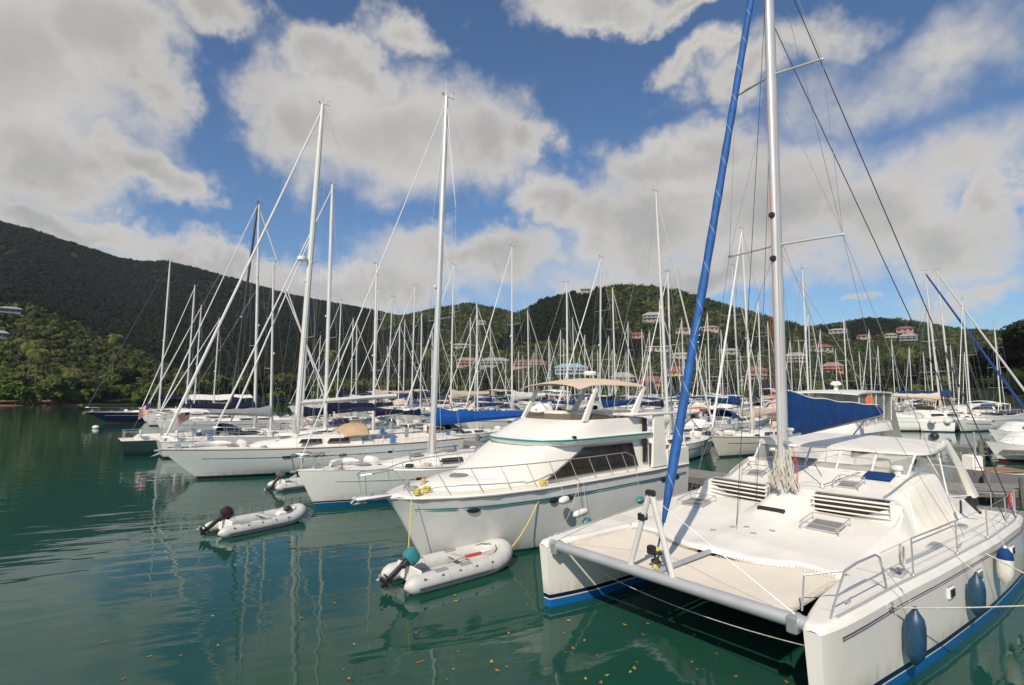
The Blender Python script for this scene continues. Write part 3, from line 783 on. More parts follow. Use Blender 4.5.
# vents: dark window behind white louvres on the two forward faces
for sg in (-1, 1):
    yc, sy = 1.36, 1.50; rz = -sg * .055 * 1.4
    d = MB(); d.box((6.02 - .02, sg * yc, 1.99), (.16, sy, .42), rz=rz, ry=R(-6)); o = d.build('forward_window', glassd, cat)
    for k, z in enumerate((1.84, 1.945, 2.05)):
        l_ = MB(); l_.box((5.87 + .03 * k, sg * yc, z), (.15, sy + .14, .036), rz=rz, ry=R(9), bev=.010); l_.build('louvre', gel, o)
    l_ = MB(); l_.box((6.03, sg * yc, 2.165), (.34, sy + .16, .05), rz=rz, ry=R(-8), bev=.02); l_.build('brow', gel, o)
    for q in (-1, 1):
        l_ = MB(); l_.box((6.00, sg * yc + q * (sy / 2 + .05), 1.95), (.30, .06, .44), rz=rz, bev=.02); l_.build('window_cheek', gel, o)
b = MB(); b.box((4.82, -.02, cabz(4.82, 0) + .02), (.10, .62, .06), ry=R(-15)); b.build('deck_vent_slot', blackp, cat)
for (x, y) in ((3.6, .3), (3.75, .05), (3.45, -.25), (3.9, -.45), (3.2, .55)):
    b = MB(); b.box((x, y, cabz(x, y) + .015), (.06, .12, .03), rz=.4, bev=.01); b.build('deck_fitting', steel, cat)
# side window covers on the cabin sides
for sg in (-1, 1):
    b = MB()
    def fn(u, v, sg=sg):
        x = lerp(lerp(6.45, 7.2, v), lerp(8.75, 8.35, v), u); ys = ycab(x)
        return x, sg * (ys - .015 - v * .47)
    drape(b, 0, 0, 0, 0, .014, 14, 12, fn); b.build('side_window_cover', screen, cat)
    b = MB(); b.tube([(*fn(u, v), cabz(*fn(u, v)) + .02) for u, v in [(0, k / 8) for k in range(9)] + [(k / 8, 1) for k in range(1, 9)] + [(1, 1 - k / 8) for k in range(1, 9)] + [(1 - k / 8, 0) for k in range(1, 9)]], .012, 5)
    b.build('window_seam', cwhite, cat)
    b = MB(); b.tube([(x, sg * (ycab(x) - .62), cabz(x, ycab(x) - .62) + .07) for x in np.linspace(6.3, 8.6, 8)], .016, 5); b.build('grab_rail', steel, cat)
# hardtop over the cockpit with its clear curtains
def roof():
    P = []; N, M_ = 16, 24
    for i in range(N + 1):
        row = []
        for j in range(M_ + 1):
            u, v = i / N * 2 - 1, j / M_ * 2 - 1
            k = (abs(u) ** 5 + abs(v) ** 5) ** (1 / 5) if (u or v) else 1
            mx = max(abs(u), abs(v)) or 1
            u2, v2 = u * mx / max(k, 1e-6), v * mx / max(k, 1e-6)
            x = 9.85 + 1.35 * u2 - .22 * (1 - v2 * v2) * (u2 < 0) * -u2; y = 2.28 * v2
            z = 3.15 + .055 * (x - 8.5) - .07 * v2 ** 2 - .035 * mx ** 8
            row.append((x, y, z))
        P.append(row)
    b = MB(); b.sheet(P, .065); return b.build('hardtop', gel, cat)
roof()
def panel(b, q, n=6, bulge=0.03):
    a, c, d, e = [Vector(p) for p in q]; P = []
    nn = (c - a).cross(e - a).normalized()
    for i in range(n + 1):
        P.append([a.lerp(c, i / n).lerp(e.lerp(d, i / n), j / n) + nn * bulge * math.sin(math.pi * i / n) * math.sin(math.pi * j / n) for j in range(n + 1)])
    b.grid([[tuple(p) for p in r] for r in P])
ws = [(8.05, -1.95), (7.95, -1.2), (7.85, -.4), (7.85, .4), (7.95, 1.2), (8.05, 1.95)]
wt_ = [(8.72, -2.0), (8.5, -1.2), (8.38, -.4), (8.38, .4), (8.5, 1.2), (8.72, 2.0)]
for i in range(5):
    b = MB(); panel(b, [(*ws[i], cabz(*ws[i]) + .0), (*ws[i + 1], cabz(*ws[i + 1])), (*wt_[i + 1], 3.06), (*wt_[i], 3.06)]); b.build('windscreen_panel', vinylm, cat)
b = MB()
for i in range(6): b.tube([(*ws[i], cabz(*ws[i])), (*wt_[i], 3.05)], .028, 6)
b.tube([(x, y, cabz(x, y) + .02) for x, y in ws], .03, 6); b.build('windscreen_frame', cwhite, cat)
for sg in (-1, 1):
    q = [(8.1, sg * 2.05, 2.45), (9.1, sg * 2.52, 1.98), (10.9, sg * 2.6, 1.8), (11.0, sg * 2.2, 3.2), (9.9, sg * 2.2, 3.14), (8.75, sg * 2.05, 3.06)]
    b = MB(); panel(b, [q[0], q[1], q[4], q[5]]); b.build('side_curtain', vinylm, cat)
    b = MB(); panel(b, [q[1], q[2], q[3], q[4]]); b.build('side_curtain', vinylm, cat)
    b = MB(); b.tube([q[1], q[4]], .022, 6); b.tube([q[0], q[1], q[2]], .022, 6); b.tube([(9.45, sg * 2.5, 1.95), (8.95, sg * 2.15, 3.05)], .018, 5); b.build('curtain_seam', cwhite, cat)
    b = MB(); b.loft([[(11.0 + a, sg * 2.15 + c, 3.26) for a, c in ((-.22, -.05), (.16, -.05), (.16, .05), (-.22, .05))],
                      [(11.25 + a, sg * 2.42 + c, 2.5) for a, c in ((-.16, -.06), (.16, -.06), (.16, .06), (-.16, .06))],
                      [(11.45 + a, sg * 2.62 + c, 1.7) for a, c in ((-.2, -.08), (.25, -.08), (.25, .08), (-.2, .08))]], cap=True)
    b.build('hardtop_leg', gel, cat)
# helm bulkhead, wheel, seats seen through the curtains
b = MB(); b.box((8.9, 0, 1.75), (.12, 3.7, 1.5), bev=.03); b.build('bulkhead', creamd, cat)
b = MB(); b.box((8.8, .9, 2.60), (.06, 1.0, .14), bev=.02); b.build('teak_trim', teak, cat)
b = MB(); b.box((8.72, -1.25, 2.72), (.22, .34, .26), bev=.05); b.build('instrument_pod', gel, cat)
b = MB(); b.tube([(8.95 + .0 * k, -1.3 + .34 * math.cos(k / 12 * 6.283), 2.35 + .34 * math.sin(k / 12 * 6.283)) for k in range(13)], .018, 5); b.build('steering_wheel', steel, cat)
b = MB(); b.box((11.3, 0, 1.35), (.5, 3.6, .45), bev=.06); b.build('cockpit_seat', cwhite, cat)
for (x, y) in ((8.05, -1.75), (7.6, 1.75)):
    b = MB(); z = cabz(x, y); b.lathe([(.09, 0), (.09, .12), (.14, .16), (.14, .22), (.10, .26)], (x, y, z), 10, (0, 0, 1)); b.build('winch', gel, cat)
# dome lamp and round grey ball on the hardtop's corner
b = MB(); b.ball((10.9, -1.95, 3.36), .11); b.build('radome', blackp, cat)
# crossbeam, centre beam, A-frame, trampolines
b = MB(); b.tube([(.14, y, 1.335) for y in (-2.62, -1, 0, 1, 2.62)], .105, 12); cb = b.build('crossbeam', alu, cat)
for y in (-2.45, 2.45): b = MB(); b.box((.14, y, 1.30), (.26, .16, .26), bev=.03); b.build('beam_bracket', steel, cb)
b = MB(); b.tube([(.22, 0, 1.36), (2.14, 0, 1.385)], .062, 10); b.build('centre_beam', alu, cat)
b = MB(); b.tube([(.14, .50, 1.40), (.12, .03, 2.78)], .052, 9); b.build('striker_strut', mastw, cat)
b = MB(); b.tube([(.14, -.42, 1.40), (.12, -.03, 2.78)], .052, 9); b.build('striker_strut', mastw, cat)
b = MB(); b.box((.12, 0, 2.80), (.10, .18, .12), bev=.02); b.box((.13, .19, 2.35), (.13, .13, .12)); b.build('strut_fitting', blackp, cat)
b = MB(); b.tube([(.12, 0, 2.76), (.13, -2.52, 1.40)], .006, 5); b.tube([(.12, 0, 2.76), (.13, 2.52, 1.40)], .006, 5); b.build('striker_wire', steel, cat)
b = MB(); b.lathe([(.04, 0), (.09, .02), (.09, .07), (.05, .09), (.05, .16), (.10, .18), (.10, .22), (.03, .24)], (.30, .05, 1.50), 10, (.3, 0, 1)); b.box((.28, .12, 1.74), (.12, .14, .16), bev=.02); b.build('furler_drum', blackp, cat)
b = MB(); b.box((.30, .05, 1.47), (.06, .06, .10)); b.tube([(.32, .04, 1.60), (.34, .02, 1.80)], .03, 6); b.build('furler_tape', ropey, cat)
for sg in (-1, 1):
    P = []
    for i in range(25):
        row = []
        for j in range(25):
            v = j / 24; y0, y1 = .10, 2.29; y = lerp(y0, y1, v); xe = 2.00 + .50 * min(1, y / 1.5) ** 2 - .08
            x = lerp(.30, xe, i / 24); row.append((x, sg * y, 1.372 - .05 * math.sin(math.pi * i / 24) * math.sin(math.pi * v)))
        P.append(row)
    b = MB(); b.sheet(P, .006); tr = b.build('trampoline', tramp_m, cat)
    b = MB()
    for k in range(34):                                             # lacing along the after edge
        y = .2 + 2.0 * k / 34; y2 = y + .03; xe = lambda y: 2.00 + .50 * min(1, y / 1.5) ** 2
        b.tube([(xe(y) - .12, sg * y, 1.375), (xe(y) + .03, sg * y2, 1.40), (xe(y) - .12, sg * (y + .059), 1.375)], .007, 4)
    for k in range(26):
        x = .35 + 1.9 * k / 26; b.tube([(x, sg * 2.2, 1.372), (x + .035, sg * 2.36, 1.38), (x + .07, sg * 2.2, 1.372)], .008, 4)
    b.build('lacing', rope, tr)
b = MB(); b.tube(sag((1.2, 2.1, .62), (.10, -2.62, 1.05), .12, 14), .008, 5); b.build('bow_bridle', rope, cat)
# mast, spreaders, rigging, furled headsail
MX = 5.62; MZ = cabz(MX, 0)
MR = .142
def mpt(z): return (MX + .028 * (z - MZ), 0, z)
b = MB(); 
rings = []
for z in (MZ - .1, MZ + 2, 8, 14, 17.5, 18.3):
    c = mpt(z); k = 1 if z < 16 else .8; rings.append([(c[0] + MR * 1.25 * k * math.cos(a), MR * .85 * k * math.sin(a), z) for a in np.linspace(0, 2 * math.pi, 17)[:-1]])
b.loft(rings, cap=True); mast = b.build('mast', mastgrey, cat)
for (z, L_) in ((8.42, 1.45), (13.1, 1.15)):
    for sg in (-1, 1):
        c = mpt(z); b = MB(); b.tube([(c[0], sg * .08, z), (c[0] + .30, sg * L_, z + .02)], .040, 8, flat=.7); b.ball((c[0] + .30, sg * L_, z + .02), .04, 6); b.build('spreader', mastgrey, mast)
b = MB()
for z in (9.2, 8.05): c = mpt(z); b.box((c[0] - .18, .02, z), (.12, .14, .14), bev=.03)
b.build('mast_light', blackp, mast)
c = mpt(3.1)
for (x, y, z) in ((-.16, -.12, .3), (-.14, .12, .1), (0, -.14, .6), (.1, -.14, .2)): b = MB(); b.lathe([(.05, 0), (.05, .10), (.035, .14)], (c[0] + x, y, c[2] + z), 8, (x, y * 3, 0)); b.build('mast_winch', steel, mast)
b = MB()
for sg in (-1, 1):
    lo, hi = mpt(8.42), mpt(13.1); tl = (lo[0] + .30, sg * 1.45, 8.44); th = (hi[0] + .30, sg * 1.15, 13.12)
    b.tube([(6.9, sg * 3.2, 1.5), tl, th, mpt(17.6)], .006, 4); b.tube([(6.5, sg * 3.2, 1.5), mpt(8.4)], .006, 4); b.tube([tl, mpt(13.0)], .0045, 4)
b.build('shroud', wire, mast)
b = MB(); b.tube([mpt(17.2), (10.2, -3.62, 1.5)], .014, 5); b.build('running_backstay', wiredark, cat)
b = MB(); b.tube([mpt(14.8), (9.3, -3.55, 1.55)], .012, 5); b.build('running_backstay', wiredark, cat)
b = MB(); b.tube([mpt(16.6), (3.4, .1, 1.7)], .008, 5); b.tube([mpt(12.9), (5.0, .4, 2.0)], .007, 4); b.build('halyard', wiredark, cat)
b = MB()
for (y, x) in ((.06, -.22), (-.10, -.20), (.12, -.19)): b.tube([mpt(17)[:1] + (y, 17), (MX + x - .05, y, MZ + .9)], .0032, 4)
b.build('halyard', ropered, cat)
b = MB(); F0, F1 = Vector((.50, 0, 2.22)), Vector((MX + .40, 0, 17.9)); nn = 60; rings = []
for i in range(nn + 1):
    u = i / nn; p = F0.lerp(F1, u); r = .094 * (1 - .20 * u) * min(1, .35 + u * 14) * (1 + .05 * math.sin(u * 90)); rings.append((tuple(p), r))
b.tube([p for p, r in rings], [r for p, r in rings], 12); b.tube([(.32, .03, 1.72), F0], .02, 6)
def furl_mat():
    m = bpy.data.materials.new('furled_sail_blue'); m.use_nodes = True; t = NT(m.node_tree); q = m.node_tree.nodes['Principled BSDF']
    o = t.n('ShaderNodeTexCoord').outputs['Object']; sp = t.n('ShaderNodeSeparateXYZ'); t.set(sp.inputs[0], o)
    xx = t.m('SUBTRACT', sp.outputs[0], t.m('MULTIPLY_ADD', sp.outputs[2], 5.52 / 15.68, .50 - 2.22 * 5.52 / 15.68))
    th = t.m('ARCTAN2', sp.outputs[1], xx)
    ph = t.m('FRACT', t.m('ADD', t.m('MULTIPLY', sp.outputs[2], 1.15), t.m('DIVIDE', th, 6.28318)))
    seam = t.m('LESS_THAN', ph, 0.045)
    n_ = t.noise(t.vm('MULTIPLY', o, (3, 3, 1)), 2.5, 4)
    c = t.mix(t.mr(n_, .3, .7), (0.006, 0.060, 0.22, 1), (0.012, 0.105, 0.34, 1)); c = t.mix(t.m('MULTIPLY', seam, .30), c, (.4, .55, .7, 1))
    t.set(q.inputs['Base Color'], c); q.inputs['Roughness'].default_value = .7
    bn = t.n('ShaderNodeBump'); bn.inputs['Strength'].default_value = .6; bn.inputs['Distance'].default_value = .03
    t.set(bn.inputs['Height'], t.m('ADD', t.noise(o, 7, 3), t.m('MULTIPLY', ph, .8))); t.set(q.inputs['Normal'], bn.outputs[0]); return m
fs = b.build('furled_headsail', furl_mat(), cat)
b = MB()                                                        # white sunburst mark on the furled sail
def fur_pt(z, ang, e=.004):
    z += 1.2; u = (z - 2.22) / 15.68; p = F0.lerp(F1, u); r = .094 * (1 - .20 * u) + .008 + e; ca = -CA - R(90) + ang
    return (p.x + r * math.cos(ca), p.y + r * math.sin(ca), z)
for k, (a0, z0, a1, z1) in enumerate(((-.5, 4.50, .9, 4.46), (-.5, 4.52, .9, 4.62), (-.45, 4.55, .8, 4.78), (-.4, 4.58, .55, 4.92), (-.35, 4.60, .2, 5.02))):
    b.add([fur_pt(z0, a0 - .03), fur_pt(z0 + .01, a0 + .03), fur_pt(z1 + .012, a1 + .05, .008), fur_pt(z1 - .02, a1 - .05, .008)], [(0, 1, 2, 3)])
b.build('sunburst_mark', cwhite, fs)
# rope bundle round the mast foot
random.seed(3); b = MB()
for k in range(60):
    a = random.uniform(0, 6.28); z1 = random.uniform(2.85, 3.25); r0 = random.uniform(.14, .22); r1 = random.uniform(.20, .38); sp_ = random.uniform(-.5, .5)
    z0 = MZ + random.uniform(0, .25); P = []
    for i in range(9):
        u = i / 8; rr = lerp(r0, r1, u ** .7); P.append((MX + .02 + rr * math.cos(a + sp_ * u) + random.uniform(-.02, .02), rr * .8 * math.sin(a + sp_ * u) + random.uniform(-.02, .02), lerp(z1, z0, u) ))
    q = P[-1]; P.append((q[0] + .05 * math.cos(a), q[1] + .05 * math.sin(a), z0 + .05)); P.append((q[0] + .04 * math.cos(a), q[1] + .06, z0 + .3))
    b.tube(P, random.uniform(.009, .016), 5)
b.build('coiled_halyards', rope, cat)
b = MB()
for k in range(3): b.tube([(MX + .12, -.14 - .02 * k, 3.4), (MX + .2, -.22 - .03 * k, 2.8), (MX + .15, -.26, MZ + .1 * k)], .005, 5)
b.build('red_halyard', ropered, cat)
# lines led aft over the coachroof
b = MB(); b.tube([(MX + .3, -.3, 2.75), (6.5, -.55, cabz(6.5, -.55) + .08), (7.8, -1.0, cabz(7.8, -1.) + .06)], .010, 5)
b.tube([(MX + .2, -.2, 2.9), (6.15, -.5, 2.9), (6.5, -.55, 2.52)], .010, 5); b.build('led_aft_line', wiredark, cat)
b = MB(); b.lathe([(.04, 0), (.06, .05), (.03, .1)], (6.5, -.55, cabz(6.5, -.55)), 8, (0, 0, 1)); b.build('turning_block', steel, cat)
# boom and blue sail bag, swung a little towards the viewer's right
BA = R(-7); b0 = Vector((MX + .22, 0, 3.55))
def bp(t, up=0, side=0): return (b0.x + t * math.cos(BA) - side * math.sin(BA), b0.y + t * math.sin(BA) + side * math.cos(BA), b0.z + .075 * t + up)
b = MB(); b.tube([bp(0), bp(5.2)], .085, 8); boom = b.build('boom', mastgrey, cat)
b = MB(); rings = []
for i in range(29):
    u = i / 28; t_ = lerp(.18, 5.1, u); h = lerp(1.08, .26, u ** .75) * (1 + .03 * math.sin(u * 21)); wd = lerp(.24, .13, u)
    if u > .96: h *= .8
    low = -.10 if u > .1 else -.02
    sl = .16 * (1 - u) ; ring = [bp(t_ , low, 0), bp(t_, .05, wd), bp(t_, h * .45, wd * .9), bp(t_ , h * .8, wd * .45), bp(t_ , h, .03), bp(t_ , h, -.03), bp(t_, h * .8, -wd * .45), bp(t_, h * .45, -wd * .9 + .02 * math.sin(u * 35)), bp(t_, .05, -wd)]
    rings.append(ring)
b.loft(rings, cap=True); b.build('sail_bag', blue, cat)
b = MB(); b.tube([bp(lerp(.2, 5.05, i / 20), lerp(1.08, .26, (i / 20) ** .75) * (1 + .03 * math.sin(i / 20 * 21)) + .02, 0) for i in range(21)], .02, 5); b.build('bag_zip', cwhite, cat)
b = MB(); b.tube([bp(.6, 1.0), mpt(8.9)], .005, 4); b.tube([bp(3.0, .6), mpt(8.9)], .005, 4); b.tube([bp(5.6, 0), mpt(17.5)], .006, 4); b.tube([bp(4.4, 0), (10.6, 0, 3.3)], .02, 5); b.build('lazy_jack', wire, cat)
b = MB(); P = []
for k in range(12): b.box((MX + .19, 0, 3.55 + .085 * k), (.12, .10, .025))
b.build('sail_slide', blackp, cat)
# pulpit, stanchions and lifelines on the near side
def dk(x, off=.13): return (x, -(yo(x) - off), dz(x))
b = MB()
pt_ = [dk(.42), (.60, -2.88, 1.75), (.85, -2.90, 2.0), (1.3, -2.93, 2.04), (1.95, -2.98, 2.04), (2.08, -3.0, 1.98), (2.16, -3.02, 1.7), dk(2.25)]
b.tube(pt_, .017, 6); b.tube([(.56, -2.87, 1.70), (2.12, -3.01, 1.73)], .014, 6); b.tube([(.40, -2.45, dz(.4)), (.50, -2.46, 1.9), (.85, -2.88, 2.0)], .015, 6)
b.build('pulpit', steel, cat)
for x in (3.25, 5.35, 7.3, 9.2, 10.9):
    b = MB(); p = dk(x, .12); b.tube([p, (p[0], p[1], p[2] + .66)], .014, 6); b.lathe([(.04, 0), (.035, .03), (.018, .05)], p, 8, (0, 0, 1)); b.build('stanchion', steel, cat)
b = MB()
for h in (.64, .34):
    b.tube([(2.1, -3.0, 1.4 + h)] + [(x, dk(x, .12)[1], dz(x) + h) for x in (3.25, 5.35, 7.3, 9.2, 10.9, 12)], .006, 4)
b.build('lifeline', steel, cat)
b = MB()
for h in (.64, .56): b.tube([(x, dk(x, .12)[1] + .01, dz(x) + h) for x in (3.3, 4.3, 5.3)], .014, 5)
b.build('gate_rail', steel, cat)
b = MB()
p = Vector(dk(2.85, .12)) + Vector((0, 0, .56))
for k in range(6):
    b.tube([(p.x + .09 * math.sin(t) + .015 * k, p.y - .02 + .01 * k, p.z - .14 + .17 * math.cos(t)) for t in np.linspace(0, 6.28, 15)], .013, 5)
b.build('coiled_line', rope, cat)
b = MB(); b.tube([(12.0, -2.5, 1.0), (12.0, -2.5, 1.75), (12.0, -3.2, 1.8), (11.2, -3.45, 1.95), (11.0, -3.5, 1.4)], .017, 6); b.tube([(12, -2.9, 1.0), (12, -2.9, 1.78)], .014, 5); b.build('pushpit', steel, cat)
b = MB(); p = Vector((11.5, -3.42, 1.75))
for k in range(5): b.tube([(p.x + .1 * math.sin(t), p.y + .02 * k, p.z - .05 + .2 * math.cos(t)) for t in np.linspace(0, 6.28, 13)], .014, 5)
b.build('coiled_line', ropered, cat)
b = MB(); b.lathe([(.075, -.02), (.075, .02)], (2.0, -(yo(2.0) + .005), 1.27), 10, (0, -1, 0)); b.tube([(2.0 - .07, -(yo(2) - .02), 1.32), (2.0, -(yo(2) + .09), 1.27), (2.09, -(yo(2) - .0), 1.24)], .014, 5); b.build('fairlead', steel, cat)
for x in (1.15, 5.9, 10.2):
    b = MB(); y = -(yo(x) - .22); z = dz(x) + .05; b.tube([(x - .11, y, z + .03), (x, y, z + .02), (x + .11, y, z + .03)], .015, 5); b.tube([(x - .04, y, z - .05), (x - .04, y, z + .02)], .014, 5); b.tube([(x + .04, y, z - .05), (x + .04, y, z + .02)], .014, 5); b.build('cleat', steel, cat)
b = MB(); b.box((8.6, -2.86, 1.86), (.22, .03, .30), bev=.01, rz=.1); b.build('side_vent', blackp, cat)
b = MB(); b.tube([(9.1, -3.05, 1.85), (9.0, -2.95, 2.05)], .06, 8); b.tube([(8.95, -2.9, 2.0), (9.3, -3.1, 1.65)], .035, 6); b.build('flashlight_holder', blackp, cat)
# fenders hanging from the near side
def fender(loc, L, r, top, m, lab, m2=None, tilt=(0.06, 0, 1)):
    root = empty('fender', loc, 0, lab, 'fender', 'fenders along the catamaran')
    b = MB(); prof = [(.02, L / 2 + .07), (.035, L / 2 + .02), (r * .45, L / 2 - .03), (r * .85, L / 2 - .11), (r, L / 2 - .22), (r * 1.03, 0), (r, -L / 2 + .22), (r * .85, -L / 2 + .11), (r * .45, -L / 2 + .03), (.03, -L / 2 - .02)]
    b.lathe(prof, (0, 0, 0), 16, tilt); b.build('bladder', m, root)
    if m2: q = MB(); q.lathe([(r * .3, L / 2 + .02), (r * .9, L / 2 - .07), (r * 1.02, L / 2 - .16), (r * 1.03, L / 2 - .2)], (0, 0, 0), 14, tilt); q.build('end_cap', m2, root)
    q = MB(); tp = Vector(top) - Vector(loc); q.tube([Vector(tilt).normalized() * (L / 2 + .05), tp], .009, 5); q.build('lanyard', rope, root)
f1 = c2w(2.30, -(yo(2.3) + .20), .80); fender(f1, .80, .145, c2w(1.95, -3.02, 1.95), fblue, 'dark blue fender hanging nearest the bow of the catamaran')
f2 = c2w(5.15, -(yo(5.15) + .18), .84); fender(f2, .72, .135, c2w(5.1, -3.4, 1.5), fblue, 'second dark blue fender along the catamaran side, by its portlights')
f3 = c2w(6.9, -(yo(6.9) + .22), 1.05); fender(f3, .70, .135, c2w(6.9, -3.6, 2.1), fwhite, 'white fender with a blue cap hanging from the catamaran side', blue)
# mooring lines of the catamaran
b = MB(); b.tube(sag(c2w(2.05, -3.25, 1.27), (15.0, 9.0, 2.1), .25, 14), .012, 5); tag(b.build('mooring_line', rope), 'white mooring line running right from the near bow of the catamaran', 'rope')
b = MB(); b.tube(sag(c2w(6.2, -3.65, 1.4), (11.5, 7.5, .2), .1, 10), .014, 5); tag(b.build('mooring_line', rope), 'white mooring line dropping to the water beside the white fender', 'rope')
# ================================================================== MOTOR YACHT (local: x aft, y to the far side)
YOr = PZ(428, 560, 0); YA = R(41.5)
my = empty('motor_yacht', YOr, YA, 'white flybridge motor yacht with teal stripes and a sand coloured bimini beside the catamaran', 'motor yacht')
ymat = hull_mat('yacht_hull_paint', (0.70, 0.695, 0.67), [(0.10, (0.02, 0.10, 0.10))], dirt=.14, rough=.16)
def ysh(x):   # half beam at the sheer
    return itp(x, [-1.35, -1.2, -.8, 0, 1, 2.5, 5, 8, 10.5], [.03, .30, .72, 1.24, 1.62, 1.88, 1.97, 1.95, 1.85])
b = MB(); rings = []
for x in [-1.35, -1.3, -1.15, -.9, -.5, 0, .6, 1.3, 2.2, 3.4, 5, 7, 9, 10.5]:
    t = (x + 1.35) / 11.85; ring = []
    hb = ysh(x); flare = max(0, 1 - t * 2.0)
    for (u) in (0, .10, .2, .35, .5, .65, .8, .9, 1.0):
        z = 1.90 * (1 - u) - .5 * u
        k = 1 - flare * (.16 * u + .75 * u ** 1.5) * 1.0 - (1 - flare) * (.10 * u + .35 * max(0, u - .75) * 4 * .6)
        ring.append((x + 1.45 * u ** .85 * max(0, 1 - t * 2.2) ** 1.0, hb * max(.02, k), z))
    full = ring + [(p[0], -p[1], p[2]) for p in reversed(ring)]
    rings.append(full)
b.loft(rings, cap=True); yh = b.build('hull', ymat, my)
b = MB(); b.grid([[(x, ysh(x) * v * .99, 1.90 + .05 * (1 - v * v)) for v in np.linspace(-1, 1, 9)] for x in [-1.33, -1.15, -.9, -.5, 0, .6, 1.3, 2.2, 3.4, 5, 7, 9, 10.45]]); b.build('deck', gel, my)
def along(b, z, r, x0, x1, off=.0, n=26, sg=(-1, 1), flat=1.0):
    for s_ in sg:
        P = []
        for x in np.linspace(x0, x1, n):
            u = (1.90 - z) / 2.4; t = (x + 1.35) / 11.85; fl = max(0, 1 - t * 2.0)
            k = 1 - fl * (.16 * u + .75 * u ** 1.5) - (1 - fl) * (.10 * u)
            P.append((x + 1.45 * u ** .85 * max(0, 1 - t * 2.2), s_ * (ysh(x) * k + off), z))
        b.tube(P, r, 6)
b = MB(); along(b, 1.87, .045, -1.33, 10.45, .0); b.build('rub_rail', gel, yh)
b = MB(); along(b, 1.82, .012, -1.28, 10.4, .02); b.build('rail_insert', rubber, yh)
b = MB(); along(b, 1.56, .018, -1.0, 10.3, .0); along(b, 1.50, .010, -1.0, 10.3, .004); b.build('teal_stripe', mat('deep_teal', (.012, .12, .13), .35), yh)
def side(x, z):
    u = (1.90 - z) / 2.4; t = (x + 1.35) / 11.85; fl = max(0, 1 - t * 2.0)
    k = 1 - fl * (.16 * u + .75 * u ** 1.5) - (1 - fl) * (.10 * u)
    return (x + 1.45 * u ** .85 * max(0, 1 - t * 2.2), -ysh(x) * k, z)
for x in (.35, 3.05, 3.65, 8.7, 9.6):
    p = side(x, 1.47); q = side(x + .2, 1.47); a = math.atan2(q[1] - p[1], q[0] - p[0])
    b = MB(); rr = []
    for (k, o) in ((1.0, -.01), (1.0, .02), (.8, .03)):
        rr.append([(p[0] + .19 * k * math.cos(s_) * math.cos(a), p[1] + .19 * k * math.cos(s_) * math.sin(a) - o, 1.47 + .075 * k * math.sin(s_)) for s_ in np.linspace(0, 6.283, 15)[:-1]])
    b.loft(rr, cap=True); b.build('portlight', glassd, yh)
# raised foredeck, trunk, deckhouse
def house_loft(name, st, m, parent, r=.12, cam_=.06):
    b = MB(); rings = []
    for (x, hb, ht, z0, z1) in st:
        rr = min(r, (z1 - z0) * .6)
        ring = [(x, -hb, z0), (x, -lerp(hb, ht, .8), z1 - rr), (x, -ht + rr * .25, z1 - rr * .3), (x, -ht + rr, z1), (x, -ht * .4, z1 + cam_), (x, ht * .4, z1 + cam_), (x, ht - rr, z1), (x, ht - rr * .25, z1 - rr * .3), (x, lerp(hb, ht, .8), z1 - rr), (x, hb, z0)]
        rings.append(ring)
    b.loft(rings, cap=True); return b.build(name, m, parent)
house_loft('foredeck_trunk', [(-.35, .35, .3, 1.9, 1.93), (0.0, .72, .6, 1.9, 2.03), (.6, 1.05, .9, 1.9, 2.12), (1.4, 1.3, 1.15, 1.9, 2.16), (2.4, 1.4, 1.3, 1.9, 2.2)], gel, my)
house_loft('deckhouse', [(1.2, .98, .82, 1.9, 2.16), (2.0, 1.20, 1.02, 1.9, 2.46), (2.85, 1.46, 1.26, 1.9, 2.84), (3.25, 1.57, 1.44, 1.9, 2.97), (5, 1.63, 1.56, 1.9, 2.98), (8.2, 1.63, 1.56, 1.9, 2.98)], gel, my)
b = MB(); pan = []
for s_ in (-1,):
    def wp(x, z): return (x, s_ * (lerp(1.64, 1.585, (z - 1.9) / .96) + .018), z)
    o = [wp(3.02, 2.03), wp(7.5, 2.06), wp(7.25, 2.84), wp(4.75, 2.86)]
    i_ = [(p[0], p[1] + .06, p[2]) for p in o]
    b.loft([o, i_], cap=True)
b.build('side_window', glassd, my)
b = MB(); b.tube([(p[0], p[1] - .004, p[2]) for p in o + o[:1]], .018, 5); b.build('window_gasket', rubber, my)
b = MB()
def wp2(x, z): return (x, (lerp(1.64, 1.585, (z - 1.9) / .96) + .018), z)
o = [wp2(3.02, 2.03), wp2(7.5, 2.06), wp2(7.25, 2.84), wp2(4.75, 2.86)]; b.loft([o, [(p[0], p[1] - .06, p[2]) for p in o]], cap=True); b.build('side_window', glassd, my)
b = MB()
for (xa, xb) in ((5.35, 5.35), (6.4, 6.35)): b.tube([(xa, -(1.64 + .02), 2.05), (xb, -(1.585 + .02), 2.84)], .014, 5)
b.build('window_mullion', blackp, my)
def plan(front, hw, aft, bend, n=10):
    P = []
    for k in range(n * 2 + 1):
        v = k / n - 1; s_ = 1 if v > 0 else -1; a = abs(v)
        if a > .55: u = (a - .55) / .45; P.append((lerp(front + bend, aft, u), hw * s_))
        else: u = a / .55; P.append((front + bend * (1 - math.sqrt(max(0, 1 - u ** 2.2))), hw * s_ * (u ** .75)))
    return P
def planloft(name, curves, m, parent, cap=True):
    b = MB(); b.loft([[(x, y, z) for x, y in c] for (c, z) in curves], close=True, cap=cap); return b.build(name, m, parent)
pl0 = plan(2.98, 1.70, 8.3, 1.35); pl1 = plan(2.90, 1.76, 8.3, 1.4)
planloft('brow', [(plan(3.1, 1.66, 8.3, 1.3), 2.94), (pl0, 2.97), (pl1, 3.06), (pl1, 3.15), (plan(3.0, 1.72, 8.3, 1.35), 3.20)], gel, my)
